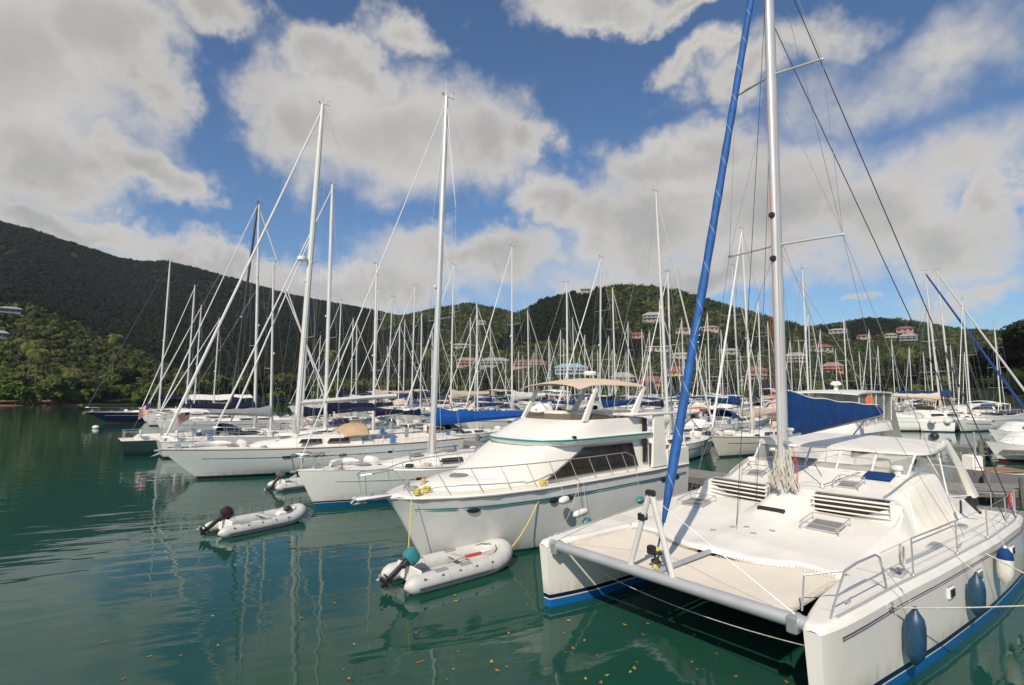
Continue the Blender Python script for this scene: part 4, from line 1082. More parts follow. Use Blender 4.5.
b = MB(); c = plan(2.88, 1.775, 8.2, 1.42, 16); b.tube([(x, y, 3.135) for x, y in c], .026, 6); b.build('brow_stripe', tealp, my)
b = MB(); b.tube([(x, y, 3.08) for x, y in plan(2.885, 1.772, 8.2, 1.415, 16)], .016, 5); b.build('brow_stripe', mat('pale_teal', (.25, .48, .46), .4), my)
planloft('flybridge', [(plan(3.1, 1.64, 8.25, 1.25), 3.19), (plan(3.75, 1.58, 8.2, 1.1), 3.48), (plan(4.35, 1.52, 8.1, .95), 3.68), (plan(4.45, 1.48, 8.1, .95), 3.70), (plan(4.6, 1.40, 8.05, .9), 3.68), (plan(4.7, 1.34, 8.0, .85), 3.45)], gel, my)
tint = mat('tinted_acrylic', (.10, .075, .045), .12, alpha=.9)
b = MB(); c = plan(4.46, 1.46, 6.6, .95, 14); c2_ = plan(4.6, 1.42, 6.5, .9, 14); b.loft([[(x, y, 3.70) for x, y in c], [(x, y, 3.88 - .12 * max(0, (x - 5)) / 1.5) for x, y in c2_]], close=False); b.build('wind_deflector', tint, my)
b = MB(); b.box((5.6, .4, 3.68), (.5, .9, .5), bev=.06); b.build('helm_console', gel, my)
b = MB(); b.box((6.5, .3, 3.70), (.5, 1.1, .45), bev=.08); b.build('helm_seat', cwhite, my)
b = MB(); b.box((4.2, -1.66, 3.20), (.14, .10, .10), bev=.02); b.build('nav_light', blackp, my)
b = MB(); P = []
for i in range(13):
    u = i / 12; row = []
    for j in range(11):
        v = j / 10 * 2 - 1; x = lerp(4.75, 8.35, u); z = 4.80 + .16 * (1 - v * v) - .10 * abs(math.sin(u * math.pi * 1.0 - .5)) * (abs(v) > .85) + .14 * math.sin(math.pi * u) - .06 + .10 * u
        row.append((x, 1.42 * v, z))
    P.append(row)
b.sheet(P, .02); b.build('bimini', sand, my)
b = MB()
for (xa, xb, xw) in ((5.2, 6.4, 0), (6.7, 6.4, 0), (8.2, 6.6, 0)):
    for s_ in (-1, 1): b.tube([(xa, s_ * 1.40, 4.78), (xb, s_ * 1.42, 3.66)], .014, 5)
b.build('bimini_frame', steel, my)
for s_ in (-1, 1):
    for (x0, z0, x1, z1, w0, w1) in ((7.45, 3.6, 8.35, 4.78, .34, .15), (4.95, 3.66, 5.6, 4.72, .24, .12)):
        b = MB(); b.loft([[(x0 + a * w0, s_ * 1.44 + c * .05, z0) for a, c in ((-.5, -1), (.5, -1), (.5, 1), (-.5, 1))], [(x1 + a * w1, s_ * 1.38 + c * .04, z1) for a, c in ((-.5, -1), (.5, -1), (.5, 1), (-.5, 1))]], cap=True)
        b.build('radar_arch_leg', gel, my)
b = MB(); b.box((8.6, 0, 3.80), (3.0, 3.5, .09), bev=.03); b.build('aft_hardtop', gel, my)
b = MB(); b.lathe([(.02, 0), (.02, .35), (.25, .38), (.27, .45), (.2, .52)], (7.3, .3, 4.85), 10, (0, 0, 1)); b.build('radar_dome', gel, my)
for s_ in (-1, 1):
    b = MB(); b.loft([[(8.5, s_ * 1.70, 3.76), (9.1, s_ * 1.70, 3.76), (9.1, s_ * 1.62, 3.76), (8.5, s_ * 1.62, 3.76)], [(8.1, s_ * 1.86, 1.95), (9.0, s_ * 1.86, 1.95), (9.0, s_ * 1.78, 1.95), (8.1, s_ * 1.78, 1.95)]], cap=True); b.build('wing_door', gel, my)
    b = MB(); b.box((7.92, s_ * 1.66, 2.9), (.26, .04, 1.55), bev=.01); b.build('doorway_glass', glassd, my)
    b = MB(); b.box((9.75, s_ * 1.84, 2.2), (1.45, .06, .62), bev=.02); b.build('aft_bulwark', gel, my)
    b = MB(); b.tube([(10.35, s_ * 1.8, 2.4), (10.3, s_ * 1.65, 3.78)], .03, 6); b.build('hardtop_post', gel, my)
b = MB(); b.box((8.22, 0, 2.4), (.06, 3.2, 1.0)); b.box((10.42, 0, 2.2), (.06, 3.6, .62), bev=.02); b.build('aft_bulkhead', gel, my)
# bow rail
def rp(x, h, s_): 
    return (x, s_ * (ysh(max(-1.3, x)) - .10 - .05 * h), 1.92 + h)
b = MB()
for s_ in (-1, 1):
    b.tube([(-2.1, s_ * .12, 2.52), (-1.9, s_ * .28, 2.56)] + [rp(x, .66, s_) for x in np.linspace(-1.2, 6.6, 16)] + [rp(7.0, .5, s_), rp(7.15, .0, s_)], .016, 6)
b.tube([(-2.1, -.12, 2.52), (-2.16, 0, 2.52), (-2.1, .12, 2.52)], .016, 6)
rail_ = b.build('bow_rail', steel, my)
for s_ in (-1, 1):
    for k, x in enumerate(np.linspace(-1.15, 6.4, 10)):
        b = MB(); b.tube([rp(x + .28, 0, s_), rp(x - .05, .66, s_)], .012, 5); b.build('stanchion', steel, rail_)
    b = MB(); b.tube([(-1.95, s_ * .14, 2.0), (-2.02, s_ * .2, 2.54)], .012, 5); b.build('stanchion', steel, rail_)
# bow platform, anchor, windlass
b = MB(); b.box((-1.72, 0, 1.93), (.95, .36, .07), bev=.03); b.build('bow_platform', gel, my)
b = MB(); b.tube([(-1.3, 0, 2.02), (-2.15, 0, 1.98), (-2.3, 0, 1.84)], .03, 6); b.add([(-2.28, 0, 1.80), (-1.95, -.17, 1.84), (-1.85, 0, 1.77), (-1.95, .17, 1.84), (-2.0, 0, 1.90)], [(0, 1, 4), (0, 4, 3), (1, 2, 4), (2, 3, 4), (0, 2, 1), (0, 3, 2)]); b.build('anchor', steel, my)
b = MB(); b.lathe([(.11, 0), (.11, .1), (.06, .13), (.06, .2), (.10, .23), (.10, .27), (.03, .3)], (-.65, .05, 1.95), 10, (0, 0, 1)); b.box((-.55, -.12, 2.02), (.22, .14, .12), bev=.03); b.build('windlass', steel, my)
b = MB(); b.lathe([(.10, 0), (.12, .05), (.07, .1), (.05, .24), (.09, .28)], (-.12, .1, 1.98), 10, (0, 0, 1)); b.build('rope_post', tan, my)
b = MB(); b.lathe([(.28, .0), (.28, .05), (.24, .07)], (.95, -.1, 2.17), 14, (0, 0, 1)); b.build('deck_hatch', hatchm, my)
for x in (-.75, 2.75):
    b = MB(); y = -(ysh(x) - .16); b.tube([(x - .13, y, 1.99), (x + .13, y, 1.99)], .016, 5); b.tube([(x - .04, y, 1.93), (x - .04, y, 1.99)], .02, 5); b.tube([(x + .04, y, 1.93), (x + .04, y, 1.99)], .02, 5); b.build('cleat', steel, my)
random.seed(9); b = MB()
for (cx, cy, r_) in ((2.75, -1.74, .13), (-.75, -.62, .10), (-.4, -.5, .12)):
    for k in range(7): b.tube([(cx + r_ * math.sin(t) * random.uniform(.7, 1.1), cy + r_ * .8 * math.cos(t) * random.uniform(.7, 1.1), 1.97 + .02 * k) for t in np.linspace(0, 6.28, 12)], .011, 5)
b.tube([(-.4, -.5, 1.98), (.3, -1.2, 1.97), (1.4, -1.5, 1.97), (2.7, -1.74, 1.97)], .011, 5)
b.build('coiled_yellow_line', ropey, my)
b = MB()
for x in (9.3, 9.42): b.tube([(x + .1 * math.sin(k), -1.885, 2.1 + .05 * k) for k in range(8)], .014, 4)
b.build('side_emblem', navyp, my)
def y2w(x, y, z): return YOr + Matrix.Rotation(YA, 3, 'Z') @ Vector((x, y, z))
# ================================================================== SAILING YACHTS
def sailyacht(lab, loc, rz, L=13.5, B=3.9, fb=1.35, fa=1.1, over=.75, mastx=5.3, mh=17.5, mcol=mastw, hullc=(.74, .73, .70), bands=None, cover=blue, furl=cwhite, furl_r=.075,
              dodger=None, bimini=None, bimx=None, toe=None, detail=2, house=(3.2, 8.8, .42), group=None, rake=.012, boomr=.075, mr_=None, boomang=0, spreaders=2, boomz=1.35, name='sailing_yacht', stripe=navyp, mizzen=False, awning=None, cutter=False):
    key = 'hull_%.2f_%.2f_%.2f_%s' % (*hullc, str(bands)[:60])
    hmx = hull_mat(key, hullc, bands or [(.04, (.03, .05, .12)), (.13, (.03, .03, .05))], dirt=.13)
    root = empty(name, loc, rz, lab, 'sailing yacht' if name == 'sailing_yacht' else name.replace('_', ' '), group)
    def hb(t): 
        g = (1 - (1 - min(1, t / .55)) ** 2.1) if t < .55 else 1 - .30 * ((t - .55) / .45) ** 1.8
        return max(.012, B / 2 * g)
    def sh(t): return lerp(fb, fa, min(1, t * 1.3)) - .06 * math.sin(math.pi * t)
    n = 18 if detail > 1 else 10; ts = [(i / n) ** 1.25 for i in range(n + 1)]
    b = MB(); rings = []
    for t in ts:
        h, s_ = hb(t), sh(t); ring = []
        for u in (0, .15, .3, .45, .6, .75, .88, 1):
            z = s_ * (1 - u) - .5 * u; vb = max(0, 1 - t * 1.6)
            k = 1 - vb * (.30 * u + .4 * u * u) - (1 - vb) * (.03 * u + .5 * max(0, u - .55) ** 1.4 * 2)
            ring.append((t * L + over * 1.35 * u * (1 - t) ** 2.2 - .55 * u * max(0, t - .9) * 10 * .6, h * max(.03, k), z))
        rings.append(ring + [(p[0], -p[1], p[2]) for p in reversed(ring)])
    b.loft(rings, cap=True); hull = b.build('hull', hmx, root)
    b = MB(); b.grid([[(t * L, hb(t) * v * .985, sh(t) + .01 + .05 * (1 - v * v)) for v in np.linspace(-1, 1, 7)] for t in ts]); b.build('deck', deckw, root)
    if toe is not None or detail > 1:
        for s_ in (-1, 1):
            b = MB(); b.tube([(t * L, s_ * hb(t), sh(t) + .02) for t in ts], .028 if toe else .018, 5); b.build('toe_rail', toe or alu, root)
    if stripe is not None:
        for s_ in (-1, 1):
            b = MB()
            P = []
            for t in np.linspace(.08, .97, 16):
                u = .22; vb = max(0, 1 - t * 1.6); k = 1 - vb * (.30 * u + .4 * u * u) - (1 - vb) * .03 * u; z = sh(t) * (1 - u) - .5 * u
                P.append((t * L + over * 1.35 * u * (1 - t) ** 2.2, s_ * (hb(t) * k + .003), z))
            b.tube(P, .016 if detail > 1 else .03, 4); b.build('hull_stripe', stripe, hull)
            if detail > 1:
                for q in (4, 7, 10):
                    x, y, z = P[q]; c = MB(); c.box((x, y + s_ * .005, z), (.42, .03, .11), rz=math.atan2(P[q + 1][1] - y, P[q + 1][0] - x), bev=.01); c.build('portlight', glassd, hull)
    x0, x1, hh = house; st = []
    for u in (0, .06, .18, .35, .6, .85, 1):
        x = lerp(x0, x1, u); t = x / L; wd = hb(t) * lerp(.42, .66, min(1, u * 2)); z0 = sh(t) - .02
        st.append((x, wd, wd * .86, z0, z0 + hh * (.10 if u == 0 else lerp(.32, 1, min(1, u * 1.6)))))
    cr = house_loft('coachroof', st, gel, root, .12, .05)
    zr = sh(.5) + hh
    for s_ in (-1, 1):
        for k in range(2 if detail > 1 else 1):
            x = lerp(x0, x1, .48 + .27 * k); t = x / L; wd = hb(t) * .66; c = MB()
            Lw = (x1 - x0) * (.22 if detail > 1 else .5); c.loft([[(x - Lw / 2, s_ * (wd - .01), sh(t) + hh * .38), (x + Lw / 2, s_ * (wd + .02), sh(t) + hh * .30), (x + Lw / 2, s_ * (wd * .95 + .01), sh(t) + hh * .72), (x - Lw / 2 + .2, s_ * (wd * .93), sh(t) + hh * .74)],
                    [(x - Lw / 2, s_ * (wd - .08), sh(t) + hh * .38), (x + Lw / 2, s_ * (wd - .06), sh(t) + hh * .30), (x + Lw / 2, s_ * (wd * .95 - .06), sh(t) + hh * .72), (x - Lw / 2 + .2, s_ * (wd * .93 - .06), sh(t) + hh * .74)]], cap=True)
            c.build('window', glassd, cr)
    for k, x in enumerate((x0 - .9, lerp(x0, x1, .3), lerp(x0, x1, .62))[: 3 if detail > 1 else 1]):
        z = sh(x / L) + (.05 if x < x0 else hh * (.75 if k == 1 else 1.05)); c = MB(); c.box((x, 0, z + .04), (.52, .52, .07), bev=.02); c.build('deck_hatch', hatchm, root)
    # cockpit coaming, wheel
    b = MB(); xa, xb = x1 + .1, L * .93; 
    for s_ in (-1, 1): b.box(((xa + xb) / 2, s_ * hb(.8) * .62, sh(.8) + .14), (xb - xa, .22, .3), bev=.06)
    b.box((xb, 0, sh(.9) + .10), (.3, hb(.9) * 1.2, .22), bev=.05); b.build('cockpit_coaming', gel, root)
    if detail > 1:
        b = MB(); cx = lerp(xa, xb, .6); b.tube([(cx, .45 * math.cos(t), sh(.8) + .75 + .45 * math.sin(t)) for t in np.linspace(0, 6.283, 17)], .018, 5); b.box((cx + .1, 0, sh(.8) + .4), (.16, .22, .8), bev=.03); b.build('steering_wheel', steel, root)
        for s_ in (-1, 1):
            for x in (xa + .4, xa + 1.3): b = MB(); b.lathe([(.09, 0), (.07, .08), (.09, .17), (.05, .19)], (x, s_ * hb(.8) * .62, sh(.8) + .29), 10, (0, 0, 1)); b.build('winch', steel, root)
    if detail > 1:
        rs_ = random.Random(int(L * 100 + mh * 10))
        for k in range(4):
            x = lerp(x0 + .5, x1 - .8, (k // 2) * .8 + .1); y = (1 if k % 2 else -1) * hb(x / L) * .42; z = sh(x / L) + hh * .9; b = MB(); b.tube([(x, y, z - .1), (x, y, z + .16), (x - .08, y, z + .22)], [.05, .05, .075], 8); b.build('dorade_vent', steel, root)
        b = MB(); b.lathe([(.02, -.42), (.20, -.38), (.22, 0), (.20, .38), (.02, .42)], (x0 - .45, .1, sh(.3) + .25), 12, (0, 1, 0)); b.build('liferaft_canister', gel, root)
        for k in range(3):
            b = MB(); x = rs_.uniform(1.2, x1); y = rs_.choice((-1, 1)) * hb(x / L) * rs_.uniform(.6, .85); cz = sh(x / L) + .06
            for q in range(4): b.tube([(x + .17 * math.cos(t) + .01 * q, y + .17 * math.sin(t), cz + .03 * q) for t in np.linspace(0, 6.28, 11)], .016, 4)
            b.build('coiled_line', rope if k else wiredark, root)
        b = MB(); P = []
        for i in range(7):
            u = i / 6; P.append((lerp(1.3, x0 - .9, u), .5 * math.sin(u * 2.6) * hb(.2), sh(.1) + .16 + .03 * math.sin(u * 9)))
        b.tube(P, [.05, .14, .17, .15, .17, .12, .04], 8); b.build('bagged_sail', rs_.choice((cwhite, cwhite, navy)), root)
        b = MB(); b.box((.75, 0, fb + .12), (.3, .2, .2), bev=.04); b.lathe([(.09, 0), (.09, .1), (.05, .14), (.08, .2)], (.75, .16, fb + .05), 8, (0, 0, 1)); b.build('windlass', steel, root)
        for k in range(3): b = MB(); x = lerp(x1, L * .8, .2 + .3 * k); b.box((x, (-1 if k % 2 else 1) * hb(.8) * .86, sh(.8) + .22), (.34, .18, .42), bev=.04); b.build('jerry_can', rs_.choice((sky_blue, fwhite, fwhite)), root)
        b = MB(); b.box((L * .93, hb(.93) * .85, sh(.9) + .55), (.12, .42, .5), bev=.05); b.build('horseshoe_buoy', rs_.choice((fwhite, cwhite, cwhite, orange)), root)
        b = MB(); c = (mastx, 0, sh(.4) + (hh if x0 < mastx < x1 else 0))
        for q in range(14): a_ = rs_.uniform(0, 6.28); b.tube([(c[0] + .12 * math.cos(a_), .12 * math.sin(a_), c[2] + 1.2), (c[0] + .19 * math.cos(a_), .17 * math.sin(a_), c[2] + .6), (c[0] + .22 * math.cos(a_ + .3), .2 * math.sin(a_ + .3), c[2] + .1)], .015, 4)
        b.build('coiled_halyards', rope, root)
    # rails
    b = MB(); pz = .62
    for s_ in (-1, 1):
        b.tube([(.9, s_ * hb(.9 / L) * .9, sh(0)), (.75, s_ * hb(.9 / L) * .9, sh(0) + pz), (.05, s_ * .16, sh(0) + pz + .04), (-.08, 0, sh(0) + pz + .04)], .017, 5)
        b.tube([(1.5, s_ * hb(1.5 / L) * .93, sh(.1)), (1.5, s_ * hb(1.5 / L) * .92, sh(.1) + pz), (.75, s_ * hb(.9 / L) * .9, sh(0) + pz)], .015, 5)
        b.tube([(1.5, s_ * hb(1.5 / L) * .92, sh(.1) + pz * .5), (.4, s_ * .3, sh(0) + pz * .5)], .012, 5)
        b.tube([(L * .9, s_ * hb(.9) * .95, sh(.9)), (L * .9, s_ * hb(.9) * .95, sh(.9) + pz), (L * .985, s_ * hb(1) * .8, sh(1) + pz), (L * .985, s_ * hb(1) * .3, sh(1) + pz), (L * .985, s_ * hb(1) * .3, sh(1))], .017, 5)
    b.build('pulpit', steel, root)
    b = MB()
    for s_ in (-1, 1):
        xs = np.linspace(1.5, L * .9, 7)
        for x in xs[1:-1]: b.tube([(x, s_ * hb(x / L) * .95, sh(x / L)), (x, s_ * hb(x / L) * .95, sh(x / L) + pz)], .013, 4)
        for h in (pz, pz * .5): b.tube([(x, s_ * hb(x / L) * .95, sh(x / L) + h) for x in xs], .006 if detail > 1 else .009, 4)
    b.build('lifeline', steel, root)
    if detail > 1:
        b = MB(); b.tube([(-.25, 0, fb - .02), (.9, 0, fb + .06)], .05, 6); b.add([(-.40, 0, fb - .30), (-.05, -.16, fb - .2), (-.02, 0, fb - .1), (-.05, .16, fb - .2)], [(0, 1, 2), (0, 2, 3), (0, 3, 1), (1, 3, 2)]); b.build('anchor', steel, root)
    # mast
    def one_mast(mx, mh, bl, nm=''):
        zb = sh(mx / L) + (hh * .8 if x0 < mx < x1 else 0); r = (mr_ or .092) * (mh / 17.5)
        def mp(z): return (mx + rake * (z - zb) * 1.6, 0, z)
        b = MB(); b.tube([mp(zb), mp(lerp(zb, mh, .5)), mp(lerp(zb, mh, .85)), mp(mh)], [r, r, r * .92, r * .62], 9); mst = b.build('mast', mcol, root)
        k = [(.36, 1.0), (.66, .78)] if spreaders == 2 else ([(.52, .9)] if spreaders == 1 else [(.28, 1.05), (.5, .9), (.72, .7)])
        tips = []
        for (f, wd) in k:
            z = lerp(zb, mh, f); w_ = wd * B * .27; tips.append((z, w_)); c = mp(z)
            for s_ in (-1, 1): b = MB(); b.tube([(c[0], 0, z), (c[0] + .22, s_ * w_, z + .06)], .028, 5, flat=.5); b.build('spreader', mcol, mst)
        b = MB(); c = mp(mh); b.tube([(c[0] - .25, 0, mh + .02), (c[0] + .45, 0, mh + .02)], .018, 4); b.tube([(c[0], .05, mh), (c[0], .05, mh + .75)], .007, 4); b.tube([(c[0] + .3, 0, mh), (c[0] + .3, 0, mh + .3), (c[0] + .52, 0, mh + .32)], .01, 4); b.ball((c[0] - .2, 0, mh + .1), .05, 6)
        b.build('masthead_instruments', wire, mst)
        b = MB(); c = mp(lerp(zb, mh, .45)); b.box((c[0] - r - .05, 0, c[2]), (.12, .12, .16), bev=.02)
        if detail > 1 and mh > 22 and mh < 24: b.lathe([(.28, 0), (.30, .08), (.28, .2), (.15, .26)], (c[0] - .42, 0, c[2] + 1.2), 10, (0, 0, 1))
        b.build('steaming_light', gel, mst)
        wr = .0055 if detail > 1 else .009
        b = MB()
        for s_ in (-1, 1):
            ch = (mx + .3, s_ * hb(mx / L) * .93, sh(mx / L)); pr_ = ch
            for (z, w_) in tips: q = (mp(z)[0] + .22, s_ * w_, z + .06); b.tube([pr_, q], wr, 4); b.tube([q, mp(min(mh, z + (mh - zb) * .28))], wr * .8, 4); pr_ = q
            b.tube([pr_, mp(mh)], wr, 4); b.tube([(mx + .7, s_ * hb(mx / L) * .9, sh(mx / L)), mp(tips[0][0])], wr, 4); b.tube([(mx - .6, s_ * hb(mx / L) * .88, sh(mx / L)), mp(tips[0][0])], wr, 4)
        b.tube([mp(mh), (L * .97, 0, sh(1) + .05)] if bl else [mp(mh), (L * 1.0, 0, sh(1))], wr, 4)
        b.tube([(mp(mh)[0] - .1, .05, mh), (mp(zb)[0] - .14, .05, zb)], wr * .8, 4); b.tube([mp(mh * .97), (mx - 1.2, .5, sh(.4))], wr * .7, 4)
        b.build('rigging', wire, mst)
        # boom and sail cover
        bz = zb + boomz - .35; bl_ = min(L * .36, L * .93 - mx) if bl else L * .17
        c = mp(bz); ba = boomang; dx, dy = math.cos(ba), math.sin(ba)
        b = MB(); b.tube([(c[0] + .1, 0, bz), (c[0] + bl_ * dx, bl_ * dy, bz + .06 * bl_)], boomr, 7); bo = b.build('boom', mcol, root)
        if cover is not None:
            b = MB(); rr = []
            for i in range(17 if detail > 1 else 8):
                u = i / (16 if detail > 1 else 7); h = lerp(.78 if detail > 1 else .62, .26, u ** .55); w_ = lerp(.22, .13, u); x = c[0] + .05 + (bl_ - .1) * u * dx; y = (bl_ - .1) * u * dy; z = bz + .06 * bl_ * u
                h *= 1 + .06 * math.sin(u * 26)
                rr.append([(x, y + a * w_, z + q * h) for a, q in ((0, -.14), (.75, -.02), (1, .2), (.7, .6), (.15, 1), (-.15, 1), (-.7, .6), (-1, .2), (-.75, -.02))])
            b.loft(rr, cap=True); b.build('sail_cover', cover, root)
        return mp
    mp = one_mast(mastx, mh, True)
    if mizzen: one_mast(L * .74, mh * .72, False)
    if furl is not None:
        b = MB(); top_ = Vector(mp(mh * .985)); bt = Vector((.18, 0, fb + .55)); nn = 18
        b.tube([(.15, 0, fb), tuple(bt)], .012, 5); b.lathe([(.03, -.1), (.10, -.08), (.10, .04), (.03, .06)], tuple(bt), 8, tuple(top_ - bt))
        b.tube([bt.lerp(top_, i / nn) for i in range(nn + 1)], [furl_r * (.5 if i == 0 else 1 - .45 * i / nn) for i in range(nn + 1)], 7); b.build('furled_headsail', furl, root)
        if cutter:
            b = MB(); b.tube([Vector((1.9, 0, fb + .5)).lerp(Vector(mp(mh * .78)), i / 12) for i in range(13)], [furl_r * .8 * (1 - .4 * i / 12) for i in range(13)], 7); b.build('furled_staysail', furl, root)
    if dodger is not None:
        b = MB(); xd = x1 - .35; zd = sh(.6) + hh * .85; P = []
        for (x, w_, z) in ((xd - .75, .98, 0), (xd - .45, 1.0, .34), (xd, 1.0, .62), (xd + .45, 1.0, .70), (xd + .75, 1.0, .68)):
            P.append([(x, hb(.65) * .72 * w_ * v, zd + z * (1 - abs(v) ** 4 * .9)) for v in np.linspace(-1, 1, 13)])
        b.grid(P); b.build('sprayhood', dodger, root, fix=False)
    if bimini is not None:
        b = MB(); xb0 = bimx if bimx else lerp(x1, L * .95, .38); zb_ = sh(.8) + 2.05
        b.sheet([[(xb0 + 2.1 * u, hb(.8) * .82 * v, zb_ + .16 * (1 - v * v) - .07 * (2 * u - 1) ** 2) for v in np.linspace(-1, 1, 9)] for u in np.linspace(0, 1, 6)], .02); b.build('bimini', bimini, root)
        b = MB()
        for s_ in (-1, 1):
            for x in (xb0, xb0 + 2.1): b.tube([(x, s_ * hb(.8) * .82, zb_ - .02), (xb0 + 1.0, s_ * hb(.8) * .8, sh(.8) + .1)], .013, 5)
        b.build('bimini_frame', steel, root)
    if awning is not None:
        b = MB(); xa_, xb_ = mastx + .3, L * .9; zz = sh(.6) + boomz + .75
        b.sheet([[(lerp(xa_, xb_, u), B * .52 * v, zz - .75 * abs(v) ** 1.15 + .06 * math.sin(u * 12)) for v in np.linspace(-1, 1, 9)] for u in np.linspace(0, 1, 10)], .02); b.build('boom_awning', awning, root)
    return root
# ================================================================== BERTHS: a = distance along the boats, q = across them
def bw(a, q, z=0): return Vector((2.44 + a * math.cos(CA) - q * math.sin(CA), 9.91 + a * math.sin(CA) + q * math.cos(CA), z))
def dock(a, q0, q1, w_, lab, nseg=1):
    root = empty('dock', bw(a, (q0 + q1) / 2), CA, lab, 'dock')
    L_ = q1 - q0; b = MB(); n = int(L_ / .32)
    for i in range(n): b.box((0, -L_ / 2 + (i + .5) * L_ / n, .78 + .004 * (i % 3)), (w_, L_ / n * .93, .05))
    b.build('decking', plank, root, smooth=False)
    b = MB()
    for s_ in (-1, 1): b.box((s_ * (w_ / 2 - .06), 0, .63), (.10, L_, .24))
    b.build('fascia_beam', pile, root, smooth=False)
    for i in range(int(L_ / 5.5) + 1):
        for s_ in (-1, 1):
            y = -L_ / 2 + i * 5.5; b = MB(); b.lathe([(.15, -1.5), (.15, 1.25), (.11, 1.32)], (s_ * (w_ / 2 + .12), y, 0), 8, (0, 0, 1)); b.build('piling', pile, root)
    return root
dock(14.6, -12, 96, 2.0, 'wooden dock running behind the sterns of the near row of yachts')
dock(39.6, -4, 92, 2.0, 'second wooden dock, beyond the catamaran mast')
dock(80.6, 8, 100, 2.0, 'third wooden dock in the middle of the masts')
# ---- row one
gB = 'yachts berthed in the near row'
b3t = PZ(297, 471, 1.52)
sailyacht('white sloop with a bright blue boom cover and blue waterline behind the motor yacht', (b3t.x, b3t.y, 0), R(40), mr_=.135, L=14, B=4.2, fb=1.52, fa=1.3, over=.75, mastx=6.1, mh=19.2, mcol=mastgrey, bands=[(.19, (.008, .10, .26)), (.205, (.7, .7, .7)), (.27, (.01, .012, .04))],
          cover=bblue, furl=cwhite, furl_r=.03, rake=.020, house=(3.6, 9.2, .42), dodger=None, bimini=None, boomz=1.75, boomang=R(-16), hullc=(.75, .74, .71), stripe=mat('grey_stripe', (.3, .32, .36), .4))
b2t = PZ(160, 450.5, 1.6)
sailyacht('big white sloop with varnished rail, thick furled white headsail and tan sprayhood', (b2t.x, b2t.y, 0), R(37), mr_=.13, L=17, B=4.8, fb=1.62, fa=1.4, over=1.7, mastx=6.6, mh=22.4, mcol=mastw, bands=[(.04, (.05, .02, .02)), (.16, (.02, .02, .05))],
          cover=None, furl=cwhite, furl_r=.085, rake=.028, house=(4.2, 10.0, .62), bimx=9.6, boomr=.15, toe=teak, spreaders=3, boomz=2.3, dodger=tan, bimini=navy, hullc=(.76, .75, .72), stripe=mat('blue_grey_stripe', (.10, .16, .28), .4), cutter=False)
kt = PZ(212, 437, 1.5)
sailyacht('white ketch with furled white headsail and grey boom cover behind the big white sloop', (kt.x, kt.y, 0), R(39), mr_=.12, L=15.5, B=4.4, fb=1.5, fa=1.25, over=1.2, mastx=7.6, mh=20.8, cover=navy, furl=cwhite, furl_r=.07, rake=0, house=(4, 10.5, .5), mizzen=True, boomz=1.7)
bt_ = PZ(85, 412.5, 1.5)
sailyacht('dark blue hulled yacht with white mast at the left end of the near row', (bt_.x, bt_.y, 0), R(40), L=19, B=4.8, fb=1.55, fa=1.3, over=2.6, mastx=8.5, mh=24.3, cover=navy, furl=wiredark, furl_r=.07, hullc=(.012, .025, .10), bands=[(.10, (.30, .04, .03))], stripe=mat('gold_stripe', (.5, .4, .2), .4), toe=teak, rake=.01, house=(5, 13, .5), boomz=1.9)
def mast_to(mpx, topx, topy, am, **k):
    """yacht whose mast stands on the given pixel column and reaches the given pixel height"""
    rr = (mpx - 512) / FP; Y = (am + 2.44 * math.cos(CA) + 9.91 * math.sin(CA)) / (rr * math.cos(CA) + math.sin(CA)); X = rr * Y * (1 + 0)
    top_ = PY(topx, topy, Y); return X, Y, top_.z, -(X - 2.44) * math.sin(CA) + (Y - 9.91) * math.cos(CA)
def by_mast(lab, mpx, topx, topy, am, mastx=5.6, rz=40, flip=False, **k):
    X, Y, mh, q = mast_to(mpx, topx, topy, am); a = R(rz + (180 if flip else 0))
    loc = (X - mastx * math.cos(a), Y - mastx * math.sin(a), 0)
    return sailyacht(lab, loc, a, mastx=mastx, mh=mh, **k)
by_mast('white yacht under a long white boom awning beside the blue hulled yacht', 188, 191, 285, 6, L=16, B=4.4, awning=cwhite, cover=None, detail=1, house=(4, 11, .5), boomz=2.0)
by_mast('white yacht with navy boom cover, third from the left in the near row', 196, 198, 305, 5.5, L=14, cover=navy, detail=1)
by_mast('tall yacht with a black carbon mast and navy boom cover', 232, 253, 197, 6.5, L=18, B=4.7, mcol=blackm, cover=navy, furl=cwhite, detail=2, spreaders=3, rake=.05, hullc=(.70, .69, .66), house=(5, 12, .4), boomz=1.9, mastx=7)
by_mast('yacht with dark green hull moored stern out, showing a white transom and a striped flag', 257, 263, 205, 4, L=15.5, B=4.3, flip=True, mastx=6.6, hullc=(.012, .035, .028), cover=navy, boomz=1.8, furl=cwhite, house=(4, 10.5, .5))
by_mast('white yacht moored stern out with grey covers beside the green hulled yacht', 273, 275, 262, 4.5, dodger=navy, bimini=cwhite, L=13, B=4.0, flip=True, cover=mat('canvas_grey', (.25, .25, .26), .8), boomz=1.5)
by_mast('white sloop with a grey mast crowded between the two tall white masts', 304, 304, 230, 7, L=14.5, B=4.2, mcol=mastgrey, cover=navy, furl=cwhite, dodger=navy, bimini=tan)
by_mast('white yacht with sand coloured covers in the gap left of the black mast', 215, 216, 318, 6, L=12.5, cover=sand, detail=1)
